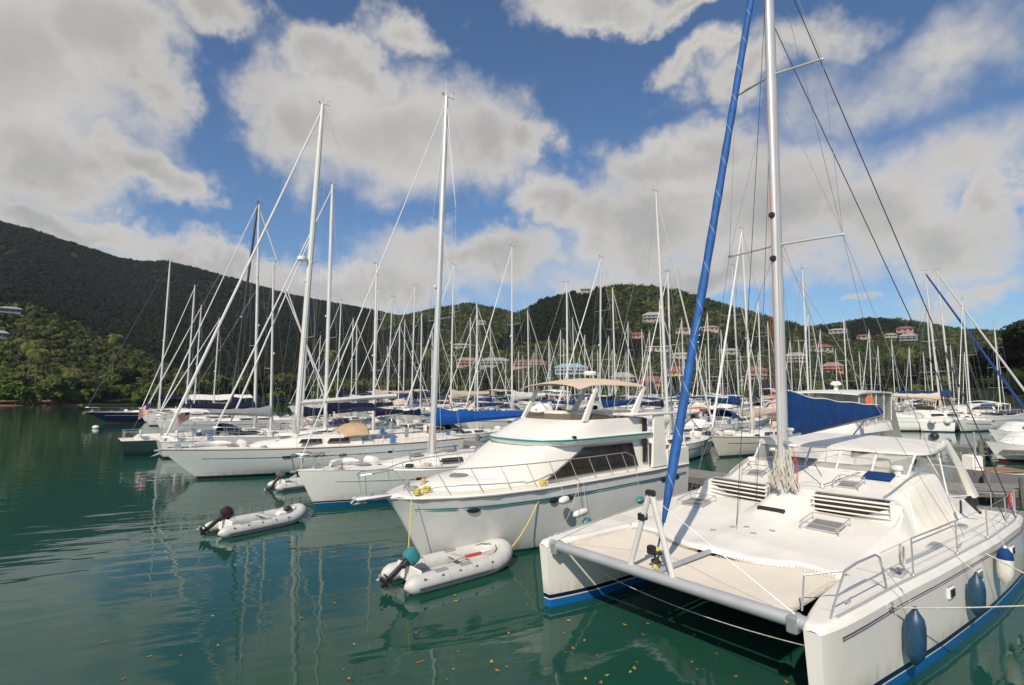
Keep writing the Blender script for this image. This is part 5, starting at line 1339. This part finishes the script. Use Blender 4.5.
# ---- right of the catamaran mast, seen between its rigging
bb = PZ(711, 437, 1.45)
sailyacht('cream sloop with a teak rail and thick white furled headsail leaning beside the catamaran mast', (bb.x, bb.y, 0), R(40), L=13.5, B=4.0, fb=1.45, fa=1.2, mastx=5.9, mh=17.0, toe=teak, hullc=(.68, .63, .54), cover=sand, furl=cwhite, furl_r=.09, rake=-.02, over=1.0)
by_mast('white sloop with a very tall thin mast just left of the blue furled headsail', 667, 658, 194, 24, L=14, B=4.2, flip=True, mastx=6, mcol=mastw, cover=cwhite, furl=cwhite, rake=.03)
p = PY(942, 395, 62)
sailyacht('large yacht facing right with a light blue furled headsail at the right edge', (p.x + 10.6, p.y + 1.0, 0), R(183), L=19, B=4.9, mastx=10.5, mh=PY(929, 270, 62).z, furl=mat('canvas_mid_blue', (.02, .06, .25), .8), furl_r=.16, cover=sand, fb=1.7, fa=1.5, rake=.03, house=(7, 14, .6), spreaders=3, boomz=1.9)
p = PY(953, 395, 66)
sailyacht('large yacht facing right with white furled headsail, behind its blue sailed neighbour', (p.x + 11.8, p.y + 1.4, 0), R(184), L=20, B=5.0, mastx=11.5, mh=PY(938, 269, 66).z, furl=cwhite, furl_r=.14, cover=blue, fb=1.7, fa=1.5, rake=.03, house=(7, 14, .6), spreaders=3, boomz=2.2)
# ---- rows beyond: one yacht for each mast the photograph shows, then the masts between them
random.seed(21)
COV = [('navy', navy), ('blue', blue), ('white', cwhite), ('sand coloured', sand), ('bright blue', bblue), ('dark green', cgreen), ('maroon', cmaroon)]
HC = [('white', (.74, .73, .70)), ('cream', (.66, .61, .52)), ('pale grey', (.55, .56, .57)), ('dark blue', (.015, .03, .11))]
PR = []
for i, (ci, hi, fu, sp_, dg, bm_, tw) in enumerate([(0, 0, cwhite, 2, 1, 0, 0), (1, 0, cwhite, 2, 1, 1, 0), (2, 0, cwhite, 1, 0, 1, 0), (3, 1, cwhite, 2, 1, 1, 1), (4, 0, cwhite, 2, 1, 0, 0), (0, 3, navy, 3, 0, 1, 1), (1, 2, cwhite, 1, 1, 0, 0), (6, 0, cwhite, 2, 1, 1, 0), (2, 0, cwhite, 3, 1, 1, 0), (5, 0, cwhite, 2, 0, 0, 1)]):
    PR.append((i, ci, hi, dict(furl_r=.055, cover=COV[ci][1], hullc=HC[hi][1], furl=fu, spreaders=sp_, dodger=COV[ci][1] if dg else None, bimini=COV[ci][1] if bm_ else None, toe=teak if tw else None, detail=1, L=[12.5, 13.5, 11.5, 14, 12][i % 5], B=[3.8, 4.1, 3.6, 4.2, 3.8][i % 5], mcol=[mastw, mastgrey, mastw][i % 3], rake=[.01, .02, .0][i % 3])))
protoY = {}
MASTS = [(375, 376, 288), (388, 390, 296), (412, 419, 285), (424, 425, 264), (446, 446, 205), (451, 455, 264), (512, 512, 246), (529, 529, 310), (536, 536, 266), (599, 599, 256), (615, 610, 288), (662, 661, 300), (683, 683, 319), (709, 709, 313),
         (738, 738, 266), (807, 807, 269), (846, 846, 314), (860, 860, 351), (893, 893, 339), (910, 910, 347), (931, 931, 307), (965, 965, 352), (879, 879, 346), (836, 836, 349), (791, 791, 338), (924, 924, 352), (722, 722, 330), (770, 770, 322),
         (338, 338, 300), (352, 352, 318), (470, 471, 318), (492, 492, 325), (560, 561, 330), (575, 575, 318), (585, 584, 335), (628, 628, 322), (643, 642, 330), (697, 697, 335), (760, 759, 300), (780, 780, 318), (800, 800, 340), (822, 822, 330), (870, 869, 330), (902, 902, 352), (952, 951, 345), (987, 986, 350), (404, 404, 320), (436, 436, 322)]
ROWS = [20, 31, 48, 72, 89, 113, 130]
occ = {r: [] for r in ROWS}; occ[31] += [12.7]; occ[48] += [4, 8]
placed = []
def shore_r(x, y):
    a = math.atan2(x, y); return itp(a, SHa, SHORE[1])
for (mp_, tx, ty) in MASTS:
    best = None
    for am in ROWS:
        X, Y, mh, q = mast_to(mp_, tx, ty, am)
        if mh < 10.5 or mh > 25 or math.hypot(X, Y) > shore_r(X, Y) - 14 or Y < 0: continue
        if any(abs(q - o) < 4.5 for o in occ[am]): continue
        if am < 25 or (am < 50 and q < 8): continue
        c = abs(mh - 16.5)
        if best is None or c < best[0]: best = (c, am, X, Y, mh, q)
    if best:
        _, am, X, Y, mh, q = best; occ[am].append(q); placed.append((am, q, X, Y, mh))
for am in ROWS:                                                   # fill the berths between
    q = 16.5 if am == 20 else 2.0 if am > 60 else 9.5
    while q < 100:
        q += random.uniform(4.6, 6.0) if am < 100 else random.uniform(5, 8)
        if any(abs(q - o) < 4.5 for o in occ[am]): continue
        P_ = bw(am, q); px = 512 + FP * P_.x / P_.y
        if P_.length > shore_r(P_.x, P_.y) - 16 or px < 235 or px > 1010: continue
        if am <= 31 and random.random() < (.25 if am == 20 else .12): continue
        if am == 20 and q > 62: continue
        occ[am].append(q); placed.append((am, q, P_.x, P_.y, random.uniform(11.5, 13.2) if am == 20 else random.uniform(12.0, 15.5) if am < 80 else random.uniform(12.5, 17.5)))
ORD = ['first', 'second', 'third', 'fourth', 'fifth', 'sixth', 'seventh', 'eighth', 'ninth', 'tenth', 'eleventh', 'twelfth', 'thirteenth', 'fourteenth', 'fifteenth', 'sixteenth', 'seventeenth', 'eighteenth', 'nineteenth', 'twentieth']
ROWN = {20: 'row just beyond the first dock', 31: 'row beyond the motor yacht', 48: 'third row back', 72: 'fourth row back', 89: 'fifth row back', 113: 'last row but one', 130: 'farthest row'}
for am in ROWS:
    lst = sorted([p for p in placed if p[0] == am], key=lambda p: math.atan2(p[2], p[3]))
    for i, (a_, q, X, Y, mh) in enumerate(lst):
        k = random.choice([0, 0, 0, 1, 2, 2, 2, 3, 3, 4, 5, 6, 7, 8, 8, 8, 9]); _, ci, hi, kw = PR[k]
        lab = '%s yacht, %s boom cover, %s from left in %s' % (HC[hi][0], COV[ci][0], ORD[min(i, 19)], ROWN[am])
        flip = am in (20, 48, 89, 130); ang = CA + (math.pi if flip else 0) + R(random.uniform(-2.5, 2.5)); mx = 5.3
        near = am <= 48; kk = (k % 6 if near else k, near)
        if near: kw = dict(PR[k % 6][3]); kw['detail'] = 2; kw['dodger'] = kw['dodger'] or [navy, tan, cwhite][k % 3]; kw['bimini'] = kw['bimini'] or [tan, navy, blue, cwhite][k % 4]; hi = PR[k % 6][2]; ci = PR[k % 6][1]; lab = '%s yacht, %s boom cover, %s from left in %s' % (HC[hi][0], COV[ci][0], ORD[min(i, 19)], ROWN[am])
        if kk not in protoY: o = sailyacht(lab, (0, 0, 0), 0, mastx=mx, mh=15.0, **kw); protoY[kk] = o
        else: o = copy_tree(protoY[kk])
        s_ = mh / 15.0; sx = min(1.28, max(.85, s_))
        o.scale = (sx, sx, s_) if s_ < 1.5 else (sx, sx, 1.5)
        o.location = (X - mx * sx * math.cos(ang), Y - mx * sx * math.sin(ang), 0); o.rotation_euler = (0, 0, ang)
        tag(o, lab, 'sailing yacht', 'yachts in the ' + ROWN[am])
# ================================================================== SMALL CRAFT
def rib(lab, loc, rz, L=3.2, Wd=1.55, r=.215, tm=tube_l, cowl=blackp, tilt=.9, extra=None, name='inflatable_dinghy', engine=True):
    root = empty(name, loc, rz, lab, 'dinghy')
    hw = Wd / 2 - r; xs, xb = -L / 2 + .15, L / 2 - r
    P = [(xs - .05, -hw, r * .8), (xs + .5, -hw, r * .8)]
    for k in range(0, 13):
        t = -math.pi / 2 + math.pi * k / 12; P.append((lerp(.1, xb, .15 + .85 * max(0, math.cos(t)) ** .75), hw * math.sin(t), r * .8 + .17 * max(0, math.cos(t)) ** 2))
    P += [(xs + .5, hw, r * .8), (xs - .05, hw, r * .8)]
    rs = [r * .93, r] + [r] * 13 + [r, r * .93]
    P = [(xs - .32, -hw, r * .8)] + [(xs - .24, -hw, r * .8), (xs - .14, -hw, r * .8)] + P + [(xs - .14, hw, r * .8), (xs - .24, hw, r * .8), (xs - .32, hw, r * .8)]
    rs = [r * .2, r * .6, r * .84] + rs + [r * .84, r * .6, r * .2]
    b = MB(); b.tube(P, rs, 12); t = b.build('buoyancy_tube', tm, root)
    b = MB(); Q = [Vector(p) for p in P[3:-3]]; out = []
    for p in Q:
        d = Vector((max(0, p.x - .3) * (1.2 if abs(p.y) < hw * .98 else 0), p.y, 0)); d = d.normalized() if d.length > 0 else Vector((1, 0, 0)); out.append(p + d * r * .97 - Vector((0, 0, .03)))
    b.tube(out, .026, 5); b.build('rub_strake', rubber, t)
    b = MB()
    for (x, s_) in ((-.9, -1), (-.2, -1), (-.9, 1), (.1, 1)): b.sheet([[(x + .17 * i, s_ * hw + .5 * r * j * 1.0, r * .8 + r * math.sqrt(max(0, 1 - (.5 * j) ** 2)) + .006) for j in (-1, -.5, 0, .5, 1)] for i in (-1, 0, 1)], .004)
    b.build('chafe_patch', patchg, t)
    b = MB(); b.grid([[(lerp(xs + .05, xb - .05, u), hw * v * (1 if u < .6 else math.sqrt(max(0.02, 1 - ((u - .6) / .42) ** 2))), .10 + .06 * abs(v) + .12 * max(0, u - .7)) for v in np.linspace(-1, 1, 7)] for u in np.linspace(0, 1, 10)]); b.build('floor', tube_g, root, fix=False)
    b = MB(); b.box((xs + .12, 0, .26), (.05, hw * 2 - .05, .40), bev=.015); b.build('transom', gel, root)
    b = MB(); b.box((.05, 0, .34), (.24, hw * 2 - .1, .035), bev=.01); b.build('thwart', tube_g, root)
    b = MB(); b.tube([(.6, -hw + .02, .34), (1.0, -hw * .6, .46), (1.15, -.1, .50)], .012, 5); b.tube([(.6, hw - .02, .34), (1.0, hw * .6, .46), (1.15, .1, .50)], .012, 5); b.build('grab_rope', blackp, root)
    b = MB()
    for s_ in (-1, 1):
        P2 = []
        for i in range(17):
            x = lerp(xs + .1, .55, i / 16); P2.append((x, s_ * (hw + r * .78), r * .8 + r * .62 - .05 * abs(math.sin(i * math.pi / 4))))
        b.tube(P2, .009, 4)
        for i in range(0, 17, 4): b.ball(P2[i], .03, 6)
    b.build('grab_line', rubber, t)
    b = MB()
    for x in (-.75, -.05, .5):
        for s_ in (-1, 1): b.tube([(x, s_ * hw + r * 1.006 * math.cos(a_), r * .8 + r * 1.006 * math.sin(a_)) for a_ in np.linspace(-.6, 3.7, 12)], .005, 4)
    b.build('tube_seam', patchg, t)
    if engine:
        e = MB(); M_ = Matrix.Translation((xs + .02, 0, .44)) @ Matrix.Rotation(tilt, 4, 'Y') @ Matrix.Scale(.86, 4)   # swings the leg up and aft
        def mt(p): return tuple(M_ @ Vector(p))
        def mbx(b, c, d, bev=.0):
            s0 = len(b.v); b.box(c, d, bev=bev); b.v[s0:] = [mt(p) for p in b.v[s0:]]
        mbx(e, (-.10, 0, .02), (.16, .18, .24), .03); mbx(e, (-.12, 0, -.30), (.15, .09, .55), .03); mbx(e, (-.14, 0, -.56), (.34, .16, .02)); mbx(e, (-.13, 0, -.68), (.13, .07, .26), .02)
        s0 = len(e.v); e.lathe([(.01, -.17), (.04, -.12), (.055, 0), (.05, .14), (.02, .2)], (-.14, 0, -.70), 8, (-1, 0, 0)); e.v[s0:] = [mt(p) for p in e.v[s0:]]
        eo = e.build('outboard_leg', blackp, root)
        c = MB(); s0 = len(c.v)
        rr = [[(-.10 + a * .23 * k, d * .155 * k, z) for a, d in ((-1, -.55), (-.6, -1), (.6, -1), (1, -.5), (1, .5), (.6, 1), (-.6, 1), (-1, .55))] for (k, z) in ((.82, .12), (1, .18), (1.02, .34), (.92, .44), (.6, .49))]
        c.loft(rr, cap=True); c.v = [mt(p) for p in c.v]; c.build('outboard_cowl', cowl, eo)
        pr = MB()
        for k in range(3):
            t = k * 2.09; s0 = len(pr.v); pr.add([(-.36, 0, -.70), (-.35, .12 * math.cos(t), -.70 + .12 * math.sin(t)), (-.39, .13 * math.cos(t + .6), -.70 + .13 * math.sin(t + .6)), (-.38, .06 * math.cos(t + .9), -.70 + .06 * math.sin(t + .9))], [(0, 1, 2, 3)])
        pr.v = [mt(p) for p in pr.v]; pr.build('propeller', steel, eo)
        h = MB(); h.tube([mt((.05, 0, .1)), mt((.45, .03, .12))], .018, 5); h.build('tiller', blackp, eo)
    if extra == 'oars':
        b = MB(); b.tube([(-.5, -.30, .42), (.9, -.34, .50)], .02, 5); b.build('oar', alu, root)
        b = MB(); b.box((.25, -.32, .46), (.50, .10, .06), rz=-.05, bev=.02); b.build('fuel_hose_wrap', red, root)
        b = MB(); b.box((.72, -.34, .50), (.45, .14, .05), rz=.1, bev=.02); b.build('paddle_blade', cwhite, root)
    if extra == 'bag':
        b = MB(); b.ball((.95, .12, .40), .13, 8, (1.2, 1, .8)); b.build('dark_bag', blackp, root)
        b = MB(); b.box((.62, -.05, .30), (.32, .26, .18), bev=.05); b.build('seat_bag', cwhite, root)
    return root
rib('grey inflatable dinghy with a teal outboard tied under the bow of the motor yacht', (-1.40, 14.25, 0), R(40), L=3.35, Wd=1.62, r=.23, cowl=tealf, tilt=.95, extra='oars')
rib('pale grey inflatable dinghy with a dark outboard floating alone off the blue waterline sloop', (-8.60, 18.95, 0), R(52), L=3.1, Wd=1.5, r=.20, cowl=mat('dark_cowl', (.035, .012, .014), .3), tilt=.95, extra='bag')
rib('small dinghy half hidden behind the bow of the blue waterline sloop', (-10.0, 26.6, 0), R(42), L=3.0, Wd=1.5, r=.2, cowl=rubber, tilt=.6)
b = MB()
for k in range(5): b.ball((-.8 + .35 * k, .1 * (k % 2), 1.35 + .05 * (k % 3)), .16, 7, (1.2, .8, .7))
b.tube([(-.9, 0, 1.3), (-.7, 0, .2)], .03, 5); b.tube([(-.3, 0, 1.3), (-.55, 0, .3)], .03, 5)
o = b.build('covered_engine_hoist', rubber); o.location = (-10.2, 27.4, 0); tag(o, 'dark covered outboard engines hung over the half hidden dinghy', 'engine hoist')
# painter lines
b = MB(); b.tube(sag(y2w(-1.0, -.75, 1.95), (-2.62, 13.85, .45), .04), .015, 5); tag(b.build('painter_line', ropey), 'yellow rope from the yacht bow to the stern of the teal engined dinghy', 'rope')
b = MB(); b.tube(sag(y2w(2.75, -1.82, 1.95), (-.12, 15.0, .30), .22), .015, 5); tag(b.build('painter_line', ropey), 'yellow rope hanging from the yacht side to the dinghy bow', 'rope')
b = MB(); b.tube(sag(c2w(.3, 2.8, 1.45), y2w(4.1, -1.95, 1.95), .35), .008, 5); tag(b.build('mooring_line', rope), 'thin white line between the far catamaran bow and the motor yacht', 'rope')
def fender2(px, py, d, lab, m, r=.12, L_=.5, horiz=False):
    p = y2w(*d); root = empty('fender', p, YA, lab, 'fender', 'fenders along the motor yacht')
    b = MB(); b.lathe([(.03, -L_ / 2), (r * .8, -L_ / 2 + .06), (r, -L_ / 2 + .14), (r, L_ / 2 - .14), (r * .8, L_ / 2 - .06), (.03, L_ / 2)], (0, 0, 0), 12, (1, 0, .1) if horiz else (0, 0, 1)); b.build('bladder', m, root)
    b = MB(); b.tube([(0, 0, .05), (0, .12, 1.9 - d[2])], .007, 4); b.build('lanyard', rope, root)
fender2(0, 0, (3.25, -2.10, 1.50), 'white fender hanging by the portlights of the motor yacht', cwhite, .11, .40, True)
fender2(0, 0, (3.9, -2.15, 1.05), 'flat white fender hanging low on the motor yacht side', cwhite, .10, .62, True)
fender2(0, 0, (4.2, -2.14, .74), 'teal fender under the flat white one on the motor yacht side', tealf, .12, .34, True)
fender2(0, 0, (6.9, -2.14, 1.02), 'teal fender hanging farther aft on the motor yacht side', tealf, .12, .34, True)
# ---- second motor yacht, seen over the catamaran's hardtop
def cruiser(lab, loc, rz, L=12, B=4.2, fly=True, open_=False, hc=(.74, .73, .70), cov=None, sc=1.0, band=None, name='motor_cruiser'):
    root = empty(name, loc, rz, lab, 'motor boat'); hmx = hull_mat('cruiser_%.2f%s' % (hc[0], str(band)), hc, band or [(.12, (.02, .02, .05))])
    ts = [(i / 12) ** 1.2 for i in range(13)]; b = MB(); rings = []
    for t in ts:
        h = B / 2 * (max(.02, 1 - (1 - min(1, t / .5)) ** 2.0)); s_ = lerp(1.55, 1.05, min(1, t * 1.5)); fl = max(0, 1 - t * 1.9); ring = []
        for u in (0, .2, .4, .6, .8, 1): ring.append((t * L + 1.3 * u * fl, h * (1 - fl * .75 * u - (1 - fl) * .12 * u), s_ * (1 - u) - .4 * u))
        rings.append(ring + [(p[0], -p[1], p[2]) for p in reversed(ring)])
    b.loft(rings, cap=True); hu = b.build('hull', hmx, root)
    b = MB(); b.grid([[(t * L, B / 2 * max(.02, 1 - (1 - min(1, t / .5)) ** 2) * v * .98, lerp(1.55, 1.05, min(1, t * 1.5)) + .02) for v in (-1, -.5, 0, .5, 1)] for t in ts]); b.build('deck', gel, root)
    h = 1.35 if fly else 1.0
    if open_:
        b = MB(); b.box((L * .62, 0, 1.18), (L * .5, B * .62, .06)); b.build('cockpit_sole', teak, root)
        b = MB(); b.box((L * .45, 0, 1.55), (.6, .7, .9), bev=.08); b.build('console', gel, root)
        b = MB(); b.tube([(L * .5, .1, 1.1), (L * .5, .1, 3.2)], .05, 8); b.tube([(L * .3, -B * .44, 1.2), (L * .3, -B * .44, 2.1), (L * .9, -B * .44, 2.1), (L * .9, -B * .44, 1.1)], .02, 5); b.build('post_and_rail', steel, root)
        root.scale = (sc, sc, sc); return root
    house_loft('cabin', [(L * .2, B * .2, B * .16, 1.1, 1.45), (L * .30, B * .33, B * .28, 1.05, 1.7), (L * .42, B * .38, B * .32, 1.0, 1.2 + h), (L * .75, B * .39, B * .34, 1.0, 1.2 + h)], gel, root)
    for s_ in (-1, 1):
        b = MB(); b.loft([[(L * .40, s_ * B * .372, 1.62), (L * .72, s_ * B * .382, 1.6), (L * .71, s_ * B * .36, 1.0 + h), (L * .45, s_ * B * .35, 1.0 + h)], [(L * .40, s_ * B * .33, 1.62), (L * .72, s_ * B * .33, 1.6), (L * .71, s_ * B * .32, 1.0 + h), (L * .45, s_ * B * .32, 1.0 + h)]], cap=True); b.build('side_window', glassd, root)
    b = MB(); b.box((L * .765, 0, 1.0 + h * .55), (.06, B * .42, h * .85)); b.build('aft_door', glassd, root)
    b = MB(); b.tube([(L * .06, 0, 2.05)] + [(L * u, -B * .46 * min(1, (u + .05) * 2), 1.95) for u in (.12, .25, .4, .55)], .016, 5); b.tube([(L * .06, 0, 2.05)] + [(L * u, B * .46 * min(1, (u + .05) * 2), 1.95) for u in (.12, .25, .4, .55)], .016, 5)
    for u in (.12, .25, .4, .55):
        for s_ in (-1, 1): b.tube([(L * u, s_ * B * .46 * min(1, (u + .05) * 2), 1.95), (L * u, s_ * B * .44 * min(1, (u + .05) * 2), 1.3)], .013, 4)
    b.build('bow_rail', steel, root)
    if fly:
        z = 1.2 + h
        house_loft('flybridge', [(L * .40, B * .30, B * .26, z, z + .15), (L * .46, B * .37, B * .35, z, z + .55), (L * .86, B * .40, B * .38, z, z + .50)], gel, root)
        b = MB(); b.sheet([[(lerp(L * .44, L * .88, u), B * .42 * v, z + 2.02 + .10 * (1 - v * v) - .10 * (2 * u - 1) ** 4) for v in np.linspace(-1, 1, 9)] for u in np.linspace(0, 1, 9)], .07); b.build('hardtop', gel, root)
        for s_ in (-1, 1):
            b = MB(); b.grid([[(lerp(L * .47, L * .86, u), s_ * B * lerp(.385, .40, v), lerp(z + .5, z + 2.0, v)) for v in (0, .5, 1)] for u in np.linspace(0, 1, 5)]); b.build('side_curtain', vinylm, root)
            b = MB()
            for u in (0, .25, .5, .75, 1): b.tube([(lerp(L * .47, L * .86, u), s_ * B * .39, z + .5), (lerp(L * .47, L * .86, u), s_ * B * .405, z + 2.0)], .025, 5)
            b.build('hardtop_post', cwhite, root)
        for x in (L * .47, L * .86): b = MB(); b.grid([[(x, B * .39 * v, lerp(z + .5, z + 2.0, w_)) for v in (-1, 0, 1)] for w_ in (0, 1)]); b.build('end_curtain', vinylm, root)
        b = MB(); b.grid([[(lerp(L * .86, L * 1.0, u), B * .40 * v, lerp(z + 1.95, z - .9, u)) for v in np.linspace(-1, 1, 6)] for u in np.linspace(0, 1, 5)]); b.build('aft_cover', mat('canvas_pale_grey', (.48, .47, .45), .8, var=.15), root)
        b = MB(); b.box((L * .65, 0, z + 2.2), (.16, .16, .35)); b.lathe([(.25, 0), (.27, .1), (.15, .2)], (L * .65, 0, z + 2.35), 12, (0, 0, 1)); b.build('radar', gel, root)
    elif cov is not None:
        b = MB(); b.sheet([[(lerp(L * .5, L * .92, u), B * .42 * v, 2.35 + .1 * (1 - v * v)) for v in np.linspace(-1, 1, 7)] for u in np.linspace(0, 1, 6)], .03); b.build('canopy', cov, root)
        b = MB()
        for u in (.52, .7, .9):
            for s_ in (-1, 1): b.tube([(L * u, s_ * B * .42, 2.35), (L * u, s_ * B * .44, 1.1)], .015, 5)
        b.build('canopy_frame', steel, root)
    root.scale = (sc, sc, sc); return root
p = PY(812, 400, 26.2); cruiser('flybridge motor yacht with clear curtains behind the catamaran hardtop', (p.x - 3.8, p.y - 3.2, 0), R(40), 12.5, 4.3)
p = PZ(938, 432, 0.0); cruiser('white sport boat with two round fenders right of the flybridge yacht', (p.x + 2.9, p.y + 9.0, 0), R(252), 9.5, 3.3, fly=False)
for k, dx in enumerate((-.8, .8)):
    b = MB(); b.ball((0, 0, 0), .36, 12, (1, 1, .92)); b.lathe([(.06, .3), (.06, .42)], (0, 0, 0), 8, (0, 0, 1)); o = b.build('ball_fender', fwhite); o.location = (p.x + dx, p.y - .35, 1.15)
    tag(o, ('left' if k == 0 else 'right') + ' one of two round white fenders on the sport boat stern', 'fender', 'round fenders on the sport boat')
p = PZ(1008, 462, 0.0); cruiser('white powerboat with a maroon waterline near the right edge', (p.x - 1.2, p.y + .2, 0), R(4), 6.6, 2.3, fly=False, band=[(.22, (.09, .01, .02))], cov=None, sc=.85)
p = PZ(1010, 445, 0.0); cruiser('white powerboat moored beyond the maroon waterline one', (p.x - 1.5, p.y + .3, 0), R(6), 7, 2.5, fly=False, cov=sky_blue, sc=.85)
p = PZ(1000, 420, 0.0); cruiser('long white cruiser with light blue canopy beyond the right basin', (p.x - 10.0, p.y + .3, 0), R(10), 13, 4, fly=False, cov=sky_blue)
p = PZ(1005, 500, 0.0); rr_ = cruiser('open white workboat with dark sides beside the catamaran stern', (p.x - 2.3, p.y + 1.4, 0), R(6), 6.4, 2.4, fly=False, open_=True, hc=(.20, .20, .20), sc=.85)
p = PZ(985, 408, 0); cruiser('small white trawler with an upright wheelhouse at the far right shore', (p.x - 3, p.y, 0), R(20), 10, 3.6, fly=True, sc=.8)
p = PZ(885, 412, 0); cruiser('white cruiser with sand coloured canopy beyond the flybridge yacht', (p.x - 2, p.y, 0), R(200), 11, 3.6, fly=False, cov=sand)
p = PZ(737, 428, 0); cruiser('small white cabin boat with orange canvas behind the teak railed sloop', (p.x - 1, p.y + 2, 0), R(215), 7.5, 2.8, fly=False, cov=orange)
sc0 = None; random.seed(31)
SPT = [(868, 409), (884, 405), (899, 410), (915, 406), (930, 402), (946, 409), (962, 404), (975, 412), (990, 406), (1006, 412), (1019, 405), (856, 402), (700, 412), (722, 408), (642, 406)]
for i, (px, py) in enumerate(sorted(SPT)):
    p = PZ(px, py, 0); lab = 'small white motor boat, %s from left of those scattered among the far moorings' % ORD[i]
    if sc0 is None: o = sc0 = cruiser(lab, (0, 0, 0), 0, 9, 3.1, fly=False, cov=cwhite)
    else: o = copy_tree(sc0)
    o.location = (p.x, p.y, 0); o.rotation_euler = (0, 0, random.choice((0, 3.14)) + random.uniform(.2, 1.0)); tag(o, lab, 'motor boat', 'small motor boats at the far moorings')
dk_ = dock(0, 0, 9, 1.6, 'short wooden finger dock right of the catamaran stern'); q_ = PZ(995, 486, .7); dk_.location = (q_.x + 1.5, q_.y, -.15); dk_.rotation_euler = (0, 0, R(85))
# ---- flags
def flag(loc, h, rz, lab, kind='stripes', fw=.75):
    root = empty('flag', loc, rz, lab, 'flag'); b = MB(); b.tube([(0, 0, 0), (-.25, 0, h)], .018, 5); b.build('flagstaff', alu, root)
    def drp(u, v): return (-.22 + .02 + u * fw, .12 * math.sin(u * 7 + v), h - .1 - v * .85 - u * .55 - .05 * math.sin(u * 9))
    n, m_ = 13, 10; red_, wh_, bl_ = mat('flag_red', (.5, .03, .03), .8), cwhite, mat('flag_blue', (.02, .03, .14), .8)
    P = [[drp(u, v) for u in np.linspace(0, 1, m_ + 1)] for v in np.linspace(0, 1, n + 1)]
    b = MB()
    for i in range(n):
        for j in range(m_):
            b.add([P[i][j], P[i][j + 1], P[i + 1][j + 1], P[i + 1][j]], [(0, 1, 2, 3)], (2 if (i < 7 and j < 4) else i % 2) if kind == 'stripes' else 0)
    b.build('cloth', [red_, wh_, bl_] if kind == 'stripes' else [orange, wh_, bl_], root, fix=False); return root
p = PY(146, 429, 44.5); flag((p.x, p.y, 1.6), 2.1, R(200), 'red and white striped flag on the stern of the green hulled yacht')
p = PY(186, 430, 39.5); flag((p.x, p.y, 1.5), 2.0, R(200), 'red and white striped flag on the yacht stern behind the big sloop bow')
p = PY(868, 402, 24.5); flag((p.x, p.y, 3.2), 1.5, R(190), 'orange red flag hanging on the flybridge yacht', 'plain', .32)
# ---- jetty buoy, floating leaves
p = PZ(92, 428, 0); b = MB(); b.ball((p.x + 1.2, p.y - 1, .15), .28, 10, (1.4, 1, .9)); tag(b.build('mooring_buoy', fwhite), 'white mooring buoy floating at the bow of the blue hulled yacht', 'buoy')
random.seed(77); leafs = [mat('leaf_orange', (.40, .14, .02), .7), mat('leaf_yellow', (.38, .28, .04), .7), mat('leaf_brown', (.28, .10, .03), .7)]
for i in range(70):
    if i < 56: px, py = random.gauss(600, 110), random.uniform(585, 684)
    else: px, py = random.uniform(30, 420), random.uniform(600, 684)
    if not (10 < px < 800) or (px > 545 and py < 612): continue
    p = PZ(px, py, .006); b = MB(); L_ = random.uniform(.03, .065); a = random.uniform(0, 6.28)
    vs = [(p.x + L_ * x * math.cos(a) - L_ * y * math.sin(a), p.y + L_ * x * math.sin(a) + L_ * y * math.cos(a), .006 + z * L_) for x, y, z in ((-1, 0, .15), (-.3, -.45, .02), (.4, -.3, .05), (1, 0, .2), (.4, .35, .02), (-.3, .45, .1), (0, 0, .04))]
    b.add(vs, [(0, 1, 6), (1, 2, 6), (2, 3, 6), (3, 4, 6), (4, 5, 6), (5, 0, 6)]); tag(b.build('floating_leaf', leafs[i % 3], fix=False), 'small fallen orange leaf floating on the green water', 'leaf', 'leaves floating on the water')
